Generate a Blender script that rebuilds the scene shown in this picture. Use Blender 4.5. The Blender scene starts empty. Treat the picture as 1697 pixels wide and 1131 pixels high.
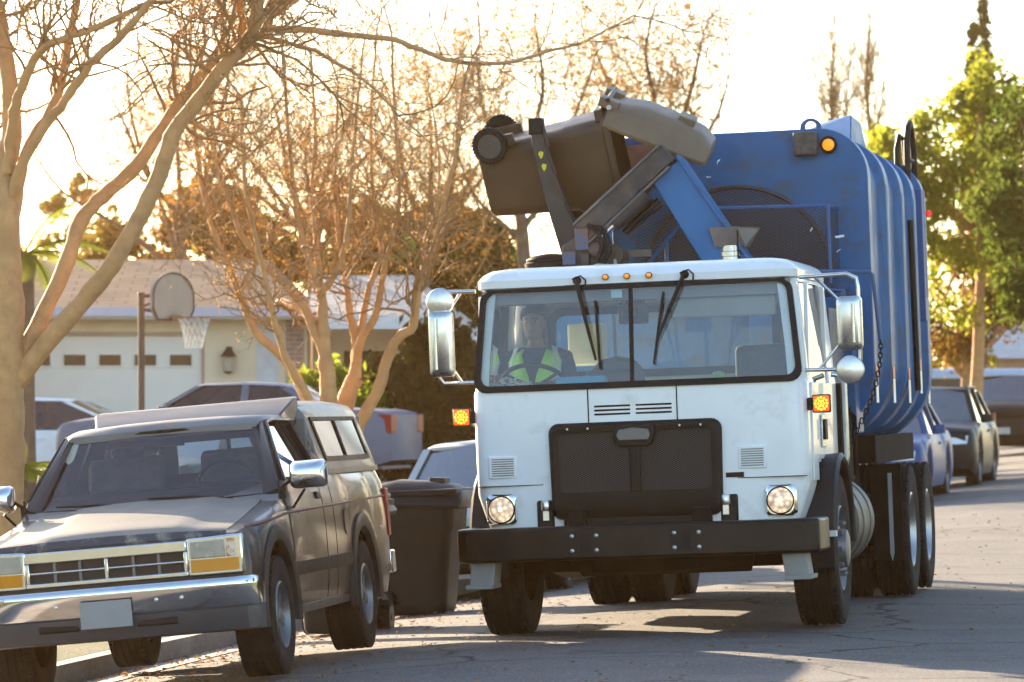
import bpy, bmesh, math, random
from mathutils import Vector, Matrix, Quaternion
R = math.radians
sin, cos, pi = math.sin, math.cos, math.pi
scene = bpy.context.scene
col = scene.collection

# ---------------------------------------------------------------- camera, sky, sun, exposure
cam_d = bpy.data.cameras.new("camera"); cam = bpy.data.objects.new("camera", cam_d); col.objects.link(cam)
cam.location = (0, 0, 1.5); cam.rotation_euler = (R(90), 0, 0)
cam_d.sensor_width = 36.0; cam_d.lens = 152.7; cam_d.shift_y = 0.0645
cam_d.clip_start = 0.5; cam_d.clip_end = 6000
cam_d.dof.use_dof = True; cam_d.dof.focus_distance = 28.6; cam_d.dof.aperture_fstop = 5.0
scene.camera = cam

SUN_AZ, SUN_EL = -32.0, 15.5           # degrees; azimuth measured from +Y, negative = to the left
sd = Vector((sin(R(SUN_AZ)) * cos(R(SUN_EL)), cos(R(SUN_AZ)) * cos(R(SUN_EL)), sin(R(SUN_EL))))
world = bpy.data.worlds.new("World"); scene.world = world; world.use_nodes = True
wn = world.node_tree.nodes; wl = world.node_tree.links
sky = wn.new("ShaderNodeTexSky"); sky.sky_type = 'NISHITA'; sky.sun_disc = False
sky.sun_elevation = R(SUN_EL); sky.sun_rotation = R(SUN_AZ)
sky.dust_density = 1.0; sky.air_density = 1.0; sky.ozone_density = 1.5
wl.new(sky.outputs[0], wn["Background"].inputs[0]); wn["Background"].inputs[1].default_value = 0.10
sun_d = bpy.data.lights.new("sun", 'SUN'); sun_d.energy = 5.0; sun_d.angle = R(0.5); sun_d.color = (1.0, 0.80, 0.56)
sun = bpy.data.objects.new("sun", sun_d); col.objects.link(sun)
sun.rotation_euler = sd.to_track_quat('Z', 'Y').to_euler(); sun.location = sd * 100
scene.view_settings.view_transform = 'Standard'; scene.view_settings.look = 'None'
scene.view_settings.exposure = 2.4; scene.view_settings.gamma = 1.0
scene.render.engine = 'CYCLES'
scene.cycles.use_denoising = True
scene.cycles.max_bounces = 8; scene.cycles.transparent_max_bounces = 16
scene.cycles.volume_bounces = 0; scene.cycles.sample_clamp_indirect = 6.0
scene.cycles.caustics_reflective = False; scene.cycles.caustics_refractive = False

# ---------------------------------------------------------------- helpers
class MB:
    """collects shapes; build() links them as one mesh object"""
    def __init__(s): s.v = []; s.f = []; s.M = Matrix.Identity(4)
    def add(s, vs, fs):
        b = len(s.v)
        s.v += [tuple(s.M @ Vector(p)) for p in vs]
        s.f += [tuple(i + b for i in f) for f in fs]
    def box(s, x0, x1, y0, y1, z0, z1):
        s.add([(x0,y0,z0),(x1,y0,z0),(x1,y1,z0),(x0,y1,z0),(x0,y0,z1),(x1,y0,z1),(x1,y1,z1),(x0,y1,z1)],
              [(0,3,2,1),(4,5,6,7),(0,1,5,4),(1,2,6,5),(2,3,7,6),(3,0,4,7)])
    def loft(s, rings, close=True, cap0=True, cap1=True):
        n = len(rings[0]); vs = [p for r in rings for p in r]; fs = []
        for k in range(len(rings) - 1):
            for i in range(n if close else n - 1):
                j = (i + 1) % n
                fs.append((k*n+i, k*n+j, (k+1)*n+j, (k+1)*n+i))
        if cap0: fs.append(tuple(range(n - 1, -1, -1)))
        if cap1: fs.append(tuple((len(rings)-1)*n + i for i in range(n)))
        s.add(vs, fs)
    def prism(s, pts, axis, a, b):
        def mk(p, t):
            if axis == 'x': return (t, p[0], p[1])
            if axis == 'y': return (p[0], t, p[1])
            return (p[0], p[1], t)
        s.loft([[mk(p, a) for p in pts], [mk(p, b) for p in pts]])
    def tube(s, pts, r, n=8, caps=True):
        pts = [Vector(p) for p in pts]
        if not isinstance(r, (list, tuple)): r = [r] * len(pts)
        rings = []; up = None
        for i, p in enumerate(pts):
            d = (pts[min(i+1, len(pts)-1)] - pts[max(i-1, 0)])
            if d.length < 1e-9: d = Vector((0, 0, 1))
            d.normalize()
            if up is None:
                up = d.orthogonal().normalized()
            else:
                up = up - d * up.dot(d)
                if up.length < 1e-6: up = d.orthogonal()
                up.normalize()
            w = d.cross(up)
            rings.append([tuple(p + (up * cos(2*pi*k/n) + w * sin(2*pi*k/n)) * r[i]) for k in range(n)])
        s.loft(rings, True, caps, caps)
    def lathe(s, prof, o=(0,0,0), d=(0,0,1), n=24, caps=True):
        d = Vector(d).normalized(); u = d.orthogonal().normalized(); w = d.cross(u); o = Vector(o)
        rings = [[tuple(o + d*h + (u*cos(2*pi*k/n) + w*sin(2*pi*k/n))*max(r, 1e-4)) for k in range(n)] for r, h in prof]
        s.loft(rings, True, caps, caps)
    def grid(s, rows):
        s.loft(rows, False, False, False)
    def quad(s, a, b, c, d): s.add([a, b, c, d], [(0, 1, 2, 3)])
    def blob(s, c, rx, ry, rz, n=10, m=7):
        rings = []
        for i in range(m):
            t = pi * (i + .5) / m
            rings.append([(c[0]+rx*sin(t)*cos(2*pi*k/n), c[1]+ry*sin(t)*sin(2*pi*k/n), c[2]-rz*cos(t)) for k in range(n)])
        s.loft(rings)
    def build(s, name, mat, parent=None, smooth=None, bevel=None, label=None, seg=2):
        me = bpy.data.meshes.new(name); me.from_pydata(s.v, [], s.f); me.update()
        bm = bmesh.new(); bm.from_mesh(me)
        if len(s.f) < 20000: bmesh.ops.recalc_face_normals(bm, faces=bm.faces)
        bm.to_mesh(me); bm.free()
        if smooth is not None:
            me.polygons.foreach_set("use_smooth", [True]*len(me.polygons))
            me.set_sharp_from_angle(angle=R(smooth))
        o = bpy.data.objects.new(name, me); col.objects.link(o)
        if mat: me.materials.append(mat)
        if parent: o.parent = parent
        if label: o["label"] = label
        if bevel:
            md = o.modifiers.new("bevel", 'BEVEL'); md.width = bevel; md.segments = seg; md.limit_method = 'ANGLE'; md.angle_limit = R(35)
            if smooth is None:
                me.polygons.foreach_set("use_smooth", [True]*len(me.polygons)); me.set_sharp_from_angle(angle=R(30))
        return o

def tag(o, label, cat, group=None, kind=None):
    if label: o["label"] = label
    if cat: o["category"] = cat
    if group: o["group"] = group
    if kind: o["kind"] = kind
    return o
def thing(name, label, cat, loc=(0,0,0), rot=(0,0,0), group=None):
    o = bpy.data.objects.new(name, None); col.objects.link(o); o.empty_display_size = .3
    o.location = loc; o.rotation_euler = rot
    return tag(o, label, cat, group)
def copy_tree(o, parent=None):
    c = o.copy(); col.objects.link(c)
    if parent: c.parent = parent
    for ch in list(o.children): copy_tree(ch, c)
    return c
def rrect(x0, x1, y0, y1, r, n=5):
    out = []
    for cx, cy, a0 in ((x1-r, y0+r, -90), (x1-r, y1-r, 0), (x0+r, y1-r, 90), (x0+r, y0+r, 180)):
        for k in range(n + 1):
            a = R(a0 + 90*k/n); out.append((cx + r*cos(a), cy + r*sin(a)))
    return out
def lerp(a, b, t): return a + (b - a)*t
def interp(tab, x):
    if x <= tab[0][0]: return tab[0][1]
    for (x0, y0), (x1, y1) in zip(tab, tab[1:]):
        if x <= x1: return lerp(y0, y1, (x-x0)/(x1-x0))
    return tab[-1][1]

# ---------------------------------------------------------------- materials
_m = {}
def nt(name):
    m = bpy.data.materials.new(name); m.use_nodes = True
    return m, m.node_tree.nodes, m.node_tree.links
def M(name, c, rough=.5, metal=0., var=.12, scale=4., bump=0., bscale=60., coat=0., spec=.5, c2=None, mix=None, thr=(.45,.6), emis=None):
    """principled with two scales of soft colour variation, optional worn patches c2, optional bump"""
    if name in _m: return _m[name]
    m, N, L = nt(name); b = N["Principled BSDF"]
    tc = N.new("ShaderNodeTexCoord")
    nz = N.new("ShaderNodeTexNoise"); nz.inputs["Scale"].default_value = scale; nz.inputs["Detail"].default_value = 6
    L.new(tc.outputs["Object"], nz.inputs["Vector"])
    cr = N.new("ShaderNodeValToRGB"); e = cr.color_ramp.elements
    e[0].position = .3; e[1].position = .7
    e[0].color = (*[max(0, x*(1-var)) for x in c], 1); e[1].color = (*[min(1, x*(1+var)) for x in c], 1)
    L.new(nz.outputs["Fac"], cr.inputs["Fac"]); out = cr.outputs["Color"]
    if c2:
        n2 = N.new("ShaderNodeTexNoise"); n2.inputs["Scale"].default_value = mix or 2.; n2.inputs["Detail"].default_value = 8; n2.inputs["Roughness"].default_value = .65
        L.new(tc.outputs["Object"], n2.inputs["Vector"])
        r2 = N.new("ShaderNodeValToRGB"); r2.color_ramp.elements[0].position = thr[0]; r2.color_ramp.elements[1].position = thr[1]
        L.new(n2.outputs["Fac"], r2.inputs["Fac"])
        mx = N.new("ShaderNodeMixRGB"); L.new(r2.outputs["Color"], mx.inputs["Fac"]); L.new(out, mx.inputs[1]); mx.inputs[2].default_value = (*c2, 1); out = mx.outputs[0]
    L.new(out, b.inputs["Base Color"])
    b.inputs["Roughness"].default_value = rough; b.inputs["Metallic"].default_value = metal
    b.inputs["Specular IOR Level"].default_value = spec
    if rough > .15:
        mr = N.new("ShaderNodeMapRange"); mr.inputs["To Min"].default_value = rough*.8; mr.inputs["To Max"].default_value = min(1, rough*1.25)
        n3 = N.new("ShaderNodeTexNoise"); n3.inputs["Scale"].default_value = scale*2.3; n3.inputs["Detail"].default_value = 5
        L.new(tc.outputs["Object"], n3.inputs["Vector"]); L.new(n3.outputs["Fac"], mr.inputs["Value"]); L.new(mr.outputs[0], b.inputs["Roughness"])
    if coat: b.inputs["Coat Weight"].default_value = coat; b.inputs["Coat Roughness"].default_value = .06
    if bump:
        nb = N.new("ShaderNodeTexNoise"); nb.inputs["Scale"].default_value = bscale; nb.inputs["Detail"].default_value = 4
        L.new(tc.outputs["Object"], nb.inputs["Vector"])
        bp = N.new("ShaderNodeBump"); bp.inputs["Strength"].default_value = bump; bp.inputs["Distance"].default_value = .02
        L.new(nb.outputs["Fac"], bp.inputs["Height"]); L.new(bp.outputs[0], b.inputs["Normal"])
    if emis:
        b.inputs["Emission Color"].default_value = (*emis[0], 1); b.inputs["Emission Strength"].default_value = emis[1]
    _m[name] = m; return m
def glass(name, tint=(.8,.88,.88), refl=1.0, rough=.0, dirt=.06):
    if name in _m: return _m[name]
    m, N, L = nt(name); N.remove(N["Principled BSDF"])
    fr = N.new("ShaderNodeFresnel"); fr.inputs["IOR"].default_value = 1.5
    mul = N.new("ShaderNodeMath"); mul.operation = 'MULTIPLY'; mul.inputs[1].default_value = refl; mul.use_clamp = True
    L.new(fr.outputs[0], mul.inputs[0])
    t = N.new("ShaderNodeBsdfTransparent"); t.inputs[0].default_value = (*tint, 1)
    g = N.new("ShaderNodeBsdfGlossy"); g.inputs["Roughness"].default_value = rough
    d = N.new("ShaderNodeBsdfDiffuse"); d.inputs[0].default_value = (.55, .52, .48, 1)
    tc = N.new("ShaderNodeTexCoord"); nz = N.new("ShaderNodeTexNoise"); nz.inputs["Scale"].default_value = 5; nz.inputs["Detail"].default_value = 7
    L.new(tc.outputs["Object"], nz.inputs["Vector"])
    md = N.new("ShaderNodeMath"); md.operation = 'MULTIPLY'; md.inputs[1].default_value = dirt; L.new(nz.outputs["Fac"], md.inputs[0])
    x1 = N.new("ShaderNodeMixShader"); L.new(md.outputs[0], x1.inputs[0]); L.new(t.outputs[0], x1.inputs[1]); L.new(d.outputs[0], x1.inputs[2])
    x2 = N.new("ShaderNodeMixShader"); L.new(mul.outputs[0], x2.inputs[0]); L.new(x1.outputs[0], x2.inputs[1]); L.new(g.outputs[0], x2.inputs[2])
    L.new(x2.outputs[0], N["Material Output"].inputs[0])
    _m[name] = m; return m
def leafmat(name, c, c2, trans=.5):
    if name in _m: return _m[name]
    m, N, L = nt(name); N.remove(N["Principled BSDF"])
    tc = N.new("ShaderNodeTexCoord"); nz = N.new("ShaderNodeTexNoise"); nz.inputs["Scale"].default_value = 1.3; nz.inputs["Detail"].default_value = 5
    L.new(tc.outputs["Object"], nz.inputs["Vector"])
    cr = N.new("ShaderNodeValToRGB"); cr.color_ramp.elements[0].position = .35; cr.color_ramp.elements[1].position = .65
    cr.color_ramp.elements[0].color = (*c, 1); cr.color_ramp.elements[1].color = (*c2, 1)
    L.new(nz.outputs["Fac"], cr.inputs[0])
    d = N.new("ShaderNodeBsdfDiffuse"); t = N.new("ShaderNodeBsdfTranslucent"); x = N.new("ShaderNodeMixShader"); x.inputs[0].default_value = trans
    L.new(cr.outputs[0], d.inputs[0]); L.new(cr.outputs[0], t.inputs[0]); L.new(d.outputs[0], x.inputs[1]); L.new(t.outputs[0], x.inputs[2])
    L.new(x.outputs[0], N["Material Output"].inputs[0]); _m[name] = m; return m
def meshmat(name, c, pitch, bar=.22, ax='xz', diamond=True):
    """expanded metal: opaque strands, open gaps"""
    if name in _m: return _m[name]
    m, N, L = nt(name); b = N["Principled BSDF"]; b.inputs["Base Color"].default_value = (*c, 1); b.inputs["Roughness"].default_value = .6; b.inputs["Metallic"].default_value = .3
    tc = N.new("ShaderNodeTexCoord"); sp = N.new("ShaderNodeSeparateXYZ"); L.new(tc.outputs["Object"], sp.inputs[0])
    def mth(op, a, b2):
        n = N.new("ShaderNodeMath"); n.operation = op
        for i, q in enumerate((a, b2)):
            if q is None: continue
            if isinstance(q, (int, float)): n.inputs[i].default_value = q
            else: L.new(q, n.inputs[i])
        return n.outputs[0]
    u = mth('ADD', sp.outputs['X'], mth('MULTIPLY', sp.outputs['Y'], .9)); w = sp.outputs['Z']
    k = 2.0 if diamond else 1.0
    a1 = mth('ADD', u, mth('MULTIPLY', w, k)); a2 = mth('SUBTRACT', u, mth('MULTIPLY', w, k))
    if not diamond: a1, a2 = u, w
    fs = []
    for a in (a1, a2):
        f = mth('FRACT', mth('DIVIDE', mth('ADD', a, 50.0), pitch), None)
        fs.append(mth('LESS_THAN', f, bar))
    fac = mth('MAXIMUM', fs[0], fs[1])
    t = N.new("ShaderNodeBsdfTransparent"); x = N.new("ShaderNodeMixShader"); L.new(fac, x.inputs[0]); L.new(t.outputs[0], x.inputs[1]); L.new(b.outputs[0], x.inputs[2])
    L.new(x.outputs[0], N["Material Output"].inputs[0]); _m[name] = m; return m
def emat(name, c, s): return M(name, c, rough=.3, var=.0, emis=(c, s))

white = M("white_paint", (.80,.79,.77), .35, coat=.4, var=.05, scale=3, c2=(.58,.56,.52), mix=3.0, thr=(.55,.76), bump=.02, bscale=3)
blue = M("blue_paint", (.009,.105,.275), .5, spec=.35, coat=.06, var=.16, scale=2.5, c2=(.035,.075,.13), mix=7, thr=(.50,.68), bump=.05, bscale=6)
bluelite = M("blue_worn", (.014,.115,.28), .5, spec=.35, var=.15, scale=3, c2=(.10,.08,.07), mix=6, thr=(.6,.75))
black = M("black_paint", (.010,.009,.009), .45, var=.3, scale=6, spec=.2)
bumperm = M("bumper_black", (.009,.007,.006), .35, var=.4, scale=5, spec=.22, c2=(.06,.022,.014), mix=3.0, thr=(.56,.80))
rubber = M("rubber", (.012,.011,.011), .85, var=.3, scale=14, spec=.2, c2=(.035,.031,.028), mix=9, thr=(.5,.9), bump=.3, bscale=70)
gasket = M("gasket", (.010,.009,.009), .55, spec=.2)
plastic = M("dark_plastic", (.010,.009,.008), .5, var=.2, scale=8, bump=.05, bscale=90, spec=.2)
chrome = M("chrome", (.80,.79,.77), .12, 1., var=.06, scale=12)
chromed = M("chrome_dull", (.62,.60,.57), .28, 1., var=.15, scale=9)
alu = M("aluminium", (.45,.45,.45), .4, 1., var=.12, scale=7)
steel = M("steel_dark", (.05,.045,.045), .5, .4, var=.35, scale=7, c2=(.16,.08,.045), mix=6, thr=(.5,.8))
under = M("underbody", (.012,.011,.010), .9, var=.4, scale=6, spec=.1)
grey = M("grey_paint", (.28,.28,.28), .5, var=.15)

# ---------------------------------------------------------------- ground, road, kerb
KERB = [(-30,-11.2),(10,-5.6),(20,-4.2),(30,-2.75),(40,-1.0),(48,.9),(55,3.1),(65,5.2),(95,9.2),(140,14),(260,26),(3000,300)]
def _ks(y):  # softened kerb line
    return sum(interp(KERB, y + d) for d in (-3,-1.5,0,1.5,3))/5
def Bz(y):
    def st(a, b):
        t = min(1, max(0, (y-a)/(b-a))); return t*t*(3-2*t)
    return .45*st(40, 63) + .15*st(60, 95)
def Zr(w, y):
    if w <= 5: z = -.34 + .34*(1-(1-max(w,0)/5)**2)
    elif w < 6.5: z = 0
    else: z = -.34*(min(w-6.5, 5)/5)**2
    return z + Bz(y)
def Zl(w, y): return Zr(0, y) + .14 + min(.35, abs(w)*.022)
def gz(x, y):
    w = x - _ks(y)
    return Zr(w, y) if w >= 0 else Zl(w, y)
YS = [-30,-10,0,8,14,18,20,22] + [23+.5*i for i in range(50)] + [48+i for i in range(32)] + [80+3*i for i in range(20)] + [140+10*i for i in range(12)] + [300,400,600,1000,1800,3000]
def sheet(name, ws, zf, mat, kind='structure'):
    mb = MB(); mb.grid([[(_ks(y)+w, y, zf(w, y)) for w in ws] for y in YS])
    o = mb.build(name, mat, smooth=40); o["kind"] = kind; return o

def ground_mat(name, cols, scales, rough=.9, bump=.4, bs=120., dist=.01, cracks=False):
    m, N, L = nt(name); b = N["Principled BSDF"]; tc = N.new("ShaderNodeTexCoord"); out = None
    for c, (sc, lo, hi) in zip(cols, [(0,0,0)] + scales):
        if out is None:
            rgb = N.new("ShaderNodeRGB"); rgb.outputs[0].default_value = (*c, 1); out = rgb.outputs[0]; continue
        n = N.new("ShaderNodeTexNoise"); n.inputs["Scale"].default_value = sc; n.inputs["Detail"].default_value = 7; n.inputs["Roughness"].default_value = .6
        L.new(tc.outputs["Object"], n.inputs["Vector"])
        r = N.new("ShaderNodeValToRGB"); r.color_ramp.elements[0].position = lo; r.color_ramp.elements[1].position = hi; L.new(n.outputs["Fac"], r.inputs[0])
        x = N.new("ShaderNodeMixRGB"); L.new(r.outputs[0], x.inputs[0]); L.new(out, x.inputs[1]); x.inputs[2].default_value = (*c, 1); out = x.outputs[0]
    if cracks:
        nd = N.new("ShaderNodeTexNoise"); nd.inputs["Scale"].default_value = 1.7; nd.inputs["Detail"].default_value = 6; L.new(tc.outputs["Object"], nd.inputs["Vector"])
        mv = N.new("ShaderNodeMixRGB"); mv.inputs[0].default_value = .35; L.new(tc.outputs["Object"], mv.inputs[1]); L.new(nd.outputs["Color"], mv.inputs[2])
        vo = N.new("ShaderNodeTexVoronoi"); vo.feature = 'DISTANCE_TO_EDGE'; vo.inputs["Scale"].default_value = .55; L.new(mv.outputs[0], vo.inputs["Vector"])
        lt = N.new("ShaderNodeMath"); lt.operation = 'LESS_THAN'; lt.inputs[1].default_value = .007; L.new(vo.outputs["Distance"], lt.inputs[0])
        x = N.new("ShaderNodeMixRGB"); L.new(lt.outputs[0], x.inputs[0]); L.new(out, x.inputs[1]); x.inputs[2].default_value = (.022,.021,.020,1); out = x.outputs[0]
        st = N.new("ShaderNodeTexNoise"); st.inputs["Scale"].default_value = .75; st.inputs["Detail"].default_value = 9; st.inputs["Roughness"].default_value = .7; L.new(tc.outputs["Object"], st.inputs["Vector"])
        r = N.new("ShaderNodeValToRGB"); r.color_ramp.elements[0].position = .56; r.color_ramp.elements[1].position = .66; r.color_ramp.elements[1].color = (.6,.6,.6,1); L.new(st.outputs["Fac"], r.inputs[0])
        x = N.new("ShaderNodeMixRGB"); L.new(r.outputs[0], x.inputs[0]); L.new(out, x.inputs[1]); x.inputs[2].default_value = (.035,.033,.032,1); out = x.outputs[0]
    L.new(out, b.inputs["Base Color"]); b.inputs["Roughness"].default_value = rough; b.inputs["Specular IOR Level"].default_value = .3
    n = N.new("ShaderNodeTexNoise"); n.inputs["Scale"].default_value = bs; n.inputs["Detail"].default_value = 3; L.new(tc.outputs["Object"], n.inputs["Vector"])
    bp = N.new("ShaderNodeBump"); bp.inputs["Strength"].default_value = bump; bp.inputs["Distance"].default_value = dist
    L.new(n.outputs["Fac"], bp.inputs["Height"]); L.new(bp.outputs[0], b.inputs["Normal"])
    return m
asphalt = ground_mat("asphalt", [(.085,.08,.077),(.13,.12,.112),(.052,.05,.05),(.25,.23,.205),(.028,.027,.026)], [(.35,.42,.62),(1.6,.55,.72),(42.,.54,.66),(60.,.54,.66)], rough=.85, bump=.7, bs=60., cracks=True)
concrete = ground_mat("concrete", [(.30,.28,.26),(.22,.20,.18),(.36,.34,.31)], [(1.2,.45,.65),(22.,.5,.7)], bump=.2)
soil = ground_mat("lawn_soil", [(.055,.075,.022),(.10,.085,.045),(.035,.055,.015)], [(.8,.45,.65),(9.,.45,.65)], bump=.8, bs=40., dist=.03)
sheet("road", [0,.02,.25,.6,1,1.5,2,2.5,3,3.5,4,4.5,5,5.75,6.5,7.5,8.5,10,11.5], lambda w, y: Zr(w, y), asphalt)
def gutter_z(w, y): return Zr(w, y) + .006
sheet("road_edge", [0,.1,.22,.34,.45], gutter_z, concrete)
sheet("kerb", [-.16,-.155,-.02,-.001], lambda w, y: Zr(0, y) + (.142 if -.16 < w < -.01 else -.05), concrete)
sheet("far_kerb", [11.5,11.52,11.66,11.661], lambda w, y: Zr(11.5, y) + (.142 if w > 11.51 and w < 11.6605 else -.05), concrete)
sheet("ground", [-2000,-600,-200,-80,-40,-20,-10,-6,-3,-1.5,-.5,-.16,-.155,11.66,11.67,14,20,40,120,500,2000],
      lambda w, y: (Zl(w, y) if w <= -.16 else (Zr(11.5, y)+.14 if w > 11.665 else Zr(0, y)-.12)), soil)
sheet("pavement", [-3.3,-2.7,-2.1], lambda w, y: Zl(w, y)+.006, concrete)
# driveway slab in front of the garage
mb = MB(); mb.grid([[(x, y, gz(min(x, _ks(y)-.2), y)+.012) for x in (-8.0,-6,-4,-2,0,1.5)] for y in (53,55,58,61,64,67,68.6)])
o = mb.build("path", concrete, smooth=40); o["kind"] = "structure"
# dry leaf and grit litter along the gutter: uncountable
rng = random.Random(5); mb = MB()
for i in range(3800):
    y = rng.uniform(23, 52); w = abs(rng.gauss(0, 1.0)) + .05
    if rng.random() < .2: w = rng.uniform(.1, 6)
    x = _ks(y)+w; z = Zr(w, y)+.012; a = rng.uniform(0, 6.3); s = rng.uniform(.008, .028); t = rng.uniform(-.3, .5)*s
    ca, sa = cos(a)*s, sin(a)*s
    mb.add([(x-ca,y-sa,z),(x+sa*.6,y-ca*.6,z+t+.004),(x+ca,y+sa,z+.003),(x-sa*.6,y+ca*.6,z+abs(t)+.006)], [(0,1,2,3)])
lit = mb.build("leaf_litter", leafmat("litter", (.22,.11,.05), (.36,.22,.12), .3)); lit["kind"] = "stuff"
lit["label"] = "dry brown leaves and grit scattered along the gutter"; lit["category"] = "leaf litter"

# ---------------------------------------------------------------- wheels
def wheel(parent, c, r, wid, side, kind='steel', rimr=.58, name='wheel', n=40, grooves=4, spin=0):
    """tyre mesh with a rim child; c = hub centre (middle of the tyre), side = +1 outer face to +x"""
    h = wid/2; pr = [(r*rimr, -h*.86), (r*.72, -h*.98), (r*.86, -h), (r*.955, -h*.93), (r*.985, -h*.8)]
    gs = [(-.8 + 1.6*(k+.5)/grooves) for k in range(grooves)]
    for g in gs:
        pr += [(r, (g-.09)*h*.96), (r*.972, (g-.07)*h*.96), (r*.972, (g+.07)*h*.96), (r, (g+.09)*h*.96)]
    pr += [(r*.985, h*.8), (r*.955, h*.93), (r*.86, h), (r*.72, h*.98), (r*rimr, h*.86)]
    mb = MB(); mb.lathe(pr, c, (1, 0, 0), n, caps=False)
    # shoulder tread blocks
    for k in range(n*2 if n > 30 else 0):
        a = 2*pi*k/(n*2)
        for s in (-1, 1):
            mbm = Matrix.Translation(c) @ Matrix.Rotation(a, 4, 'X'); mb.M = mbm
            mb.box(s*h*.80 - .012, s*h*.80 + .012, -.008, .010, r*.965, r*.998)
    mb.M = Matrix.Identity(4)
    t = mb.build(name, rubber, parent, smooth=40)
    q = MB(); o = Vector(c); R0 = r*rimr*1.03; dx = side
    if kind == 'deep':       # dual wheel: dished rim, hub inside
        q.lathe([(R0, h*.86), (R0*.94, h*.9), (R0*.88, h*.72), (R0*.84, h*.1), (R0*.5, h*.02), (R0*.42, h*.05), (R0*.4, h*.45), (R0*.25, h*.5), (.002, h*.5)], o, (dx,0,0), 32, caps=False)
        for k in range(10):
            a = 2*pi*k/10; p = o + Vector((0, cos(a), sin(a)))*R0*.62; q.lathe([(.017, 0), (.017, h*.28), (.002, h*.3)], p, (dx,0,0), 6)
        for k in range(8):
            a = 2*pi*(k+.5)/8
    elif kind == 'steer':    # steering wheel: convex rim
        q.lathe([(R0, h*.86), (R0*.95, h*.92), (R0*.88, h*.7), (R0*.80, h*.55), (R0*.62, h*.75), (R0*.5, h*.78), (R0*.46, h*.8), (R0*.42, h*1.15), (R0*.3, h*1.22), (.002, h*1.22)], o, (dx,0,0), 32, caps=False)
        for k in range(10):
            a = 2*pi*k/10; p = o + Vector((dx*h*.7, cos(a)*R0*.6, sin(a)*R0*.6)); q.lathe([(.019, 0), (.019, .05), (.004, .06)], p, (dx,0,0), 6)
    else:                    # car rim with spokes
        q.lathe([(R0, h*.86), (R0*.95, h*.95), (R0*.88, h*.75), (R0*.85, h*.3)], o, (dx,0,0), 32, caps=False)
        q.lathe([(R0*.22, h*.3), (R0*.22, h*.75), (R0*.15, h*.82), (.002, h*.82)], o, (dx,0,0), 14, caps=False)
        ns = 6 if kind == 'spoke' else 5
        for k in range(ns):
            q.M = Matrix.Translation(o) @ Matrix.Rotation(2*pi*k/ns + spin, 4, 'X')
            w = R0*.17
            q.loft([[(dx*h*.45,-w,R0*.1),(dx*h*.7,-w*.8,R0*.1),(dx*h*.7,w*.8,R0*.1),(dx*h*.45,w,R0*.1)],
                    [(dx*h*.45,-w*.9,R0*.9),(dx*h*.68,-w*.7,R0*.9),(dx*h*.68,w*.7,R0*.9),(dx*h*.45,w*.9,R0*.9)]])
        q.M = Matrix.Identity(4)
        q.lathe([(R0*.5, h*.3), (R0*.5, h*.2)], o, (dx,0,0), 20)
        k = MB(); k.lathe([(R0*.90, h*.22), (.002, h*.18)], o, (dx,0,0), 20, caps=False); k.build('rim_backing', under, t)  # black disc closing the wheel behind the spokes
    q.build('rim', alu if kind == 'deep' else M('steer_rim', (.20,.195,.19), .5, .8) if kind == 'steer' else M("car_rim", (.17,.17,.175), .45, .8), t, smooth=35)
    return t

# ================================================================= garbage truck
TL, TROT = Vector((1.08, 30, -.035)), (0, R(-2.2), R(-10.5))
T = thing("garbage_truck", "white cab garbage truck with a blue ribbed body lifting a bin overhead", "garbage truck", TL, TROT)
TM = Matrix.Translation(TL) @ Matrix.Rotation(R(-10.5), 4, 'Z') @ Matrix.Rotation(R(-2.2), 4, 'Y')
def yf(x, z=1.2):                       # bowed cab front
    return -1.035 + .04*x*x + max(0, z-1.68)*.12
def cab_ring(z, hw, r=.11, y1=-.5, rear=True):
    pts = []; n = 6
    for k in range(n+1):
        a = R(-90 + 90*k/n); pts.append((hw-r+r*cos(a), yf(hw-r, z)+r+r*sin(a)))
    pts.append((hw, y1)); pts.append((-hw, y1))
    for k in range(n+1):
        a = R(180 + 90*k/n); pts.append((-hw+r+r*cos(a), yf(hw-r, z)+r+r*sin(a)))
    for x in (-.8,-.6,-.4,-.2,0,.2,.4,.6,.8): pts.append((x, yf(x, z)))
    return [(x, y, z) for x, y in pts]
# --- cab shell
mb = MB()
mb.loft([cab_ring(.755, 1.05), cab_ring(.85, 1.085), cab_ring(.98, 1.125), cab_ring(1.2, 1.13), cab_ring(1.66, 1.13), cab_ring(1.685, 1.12)])
mb.box(-1.13, 1.13, -.498, .85, 1.12, 1.66)
def apillar(s):
    rings = []
    for z, x in ((1.66, 1.13), (1.9, 1.115), (2.2, 1.085), (2.41, 1.06)):
        y0 = yf(1.0, z); r = [(x-.115, y0+.012), (x-.05, y0+.025), (x-.015, y0+.07), (x, y0+.15), (x, y0+.24), (x-.05, y0+.24), (x-.055, y0+.13), (x-.11, y0+.075)]
        if s < 0: r = [(-a, b) for a, b in r]
        rings.append([(a, b, z) for a, b in r])
    return rings
for s in (1, -1): mb.loft(apillar(s))
for s in (1, -1):                        # rear posts and window head
    mb.loft([[(s*1.13,.45,1.655),(s*1.13,.85,1.655),(s*1.07,.85,1.655),(s*1.07,.45,1.655)], [(s*1.065,.50,2.41),(s*1.065,.85,2.41),(s*1.0,.85,2.41),(s*1.0,.50,2.41)]])
    mb.loft([[(s*1.075,-.72,2.34),(s*1.075,.5,2.34),(s*1.03,.5,2.34),(s*1.03,-.72,2.34)], [(s*1.062,-.72,2.41),(s*1.062,.5,2.41),(s*1.0,.5,2.41),(s*1.0,-.72,2.41)]])
def roof_ring(z, ins, r):
    pts = rrect(-1.075+ins, 1.075-ins, -.98+ins*1.1, .86-ins, r, 6)
    return [(x, y + (.035*x*x if y < -.5 else 0), z) for x, y in pts]
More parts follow.
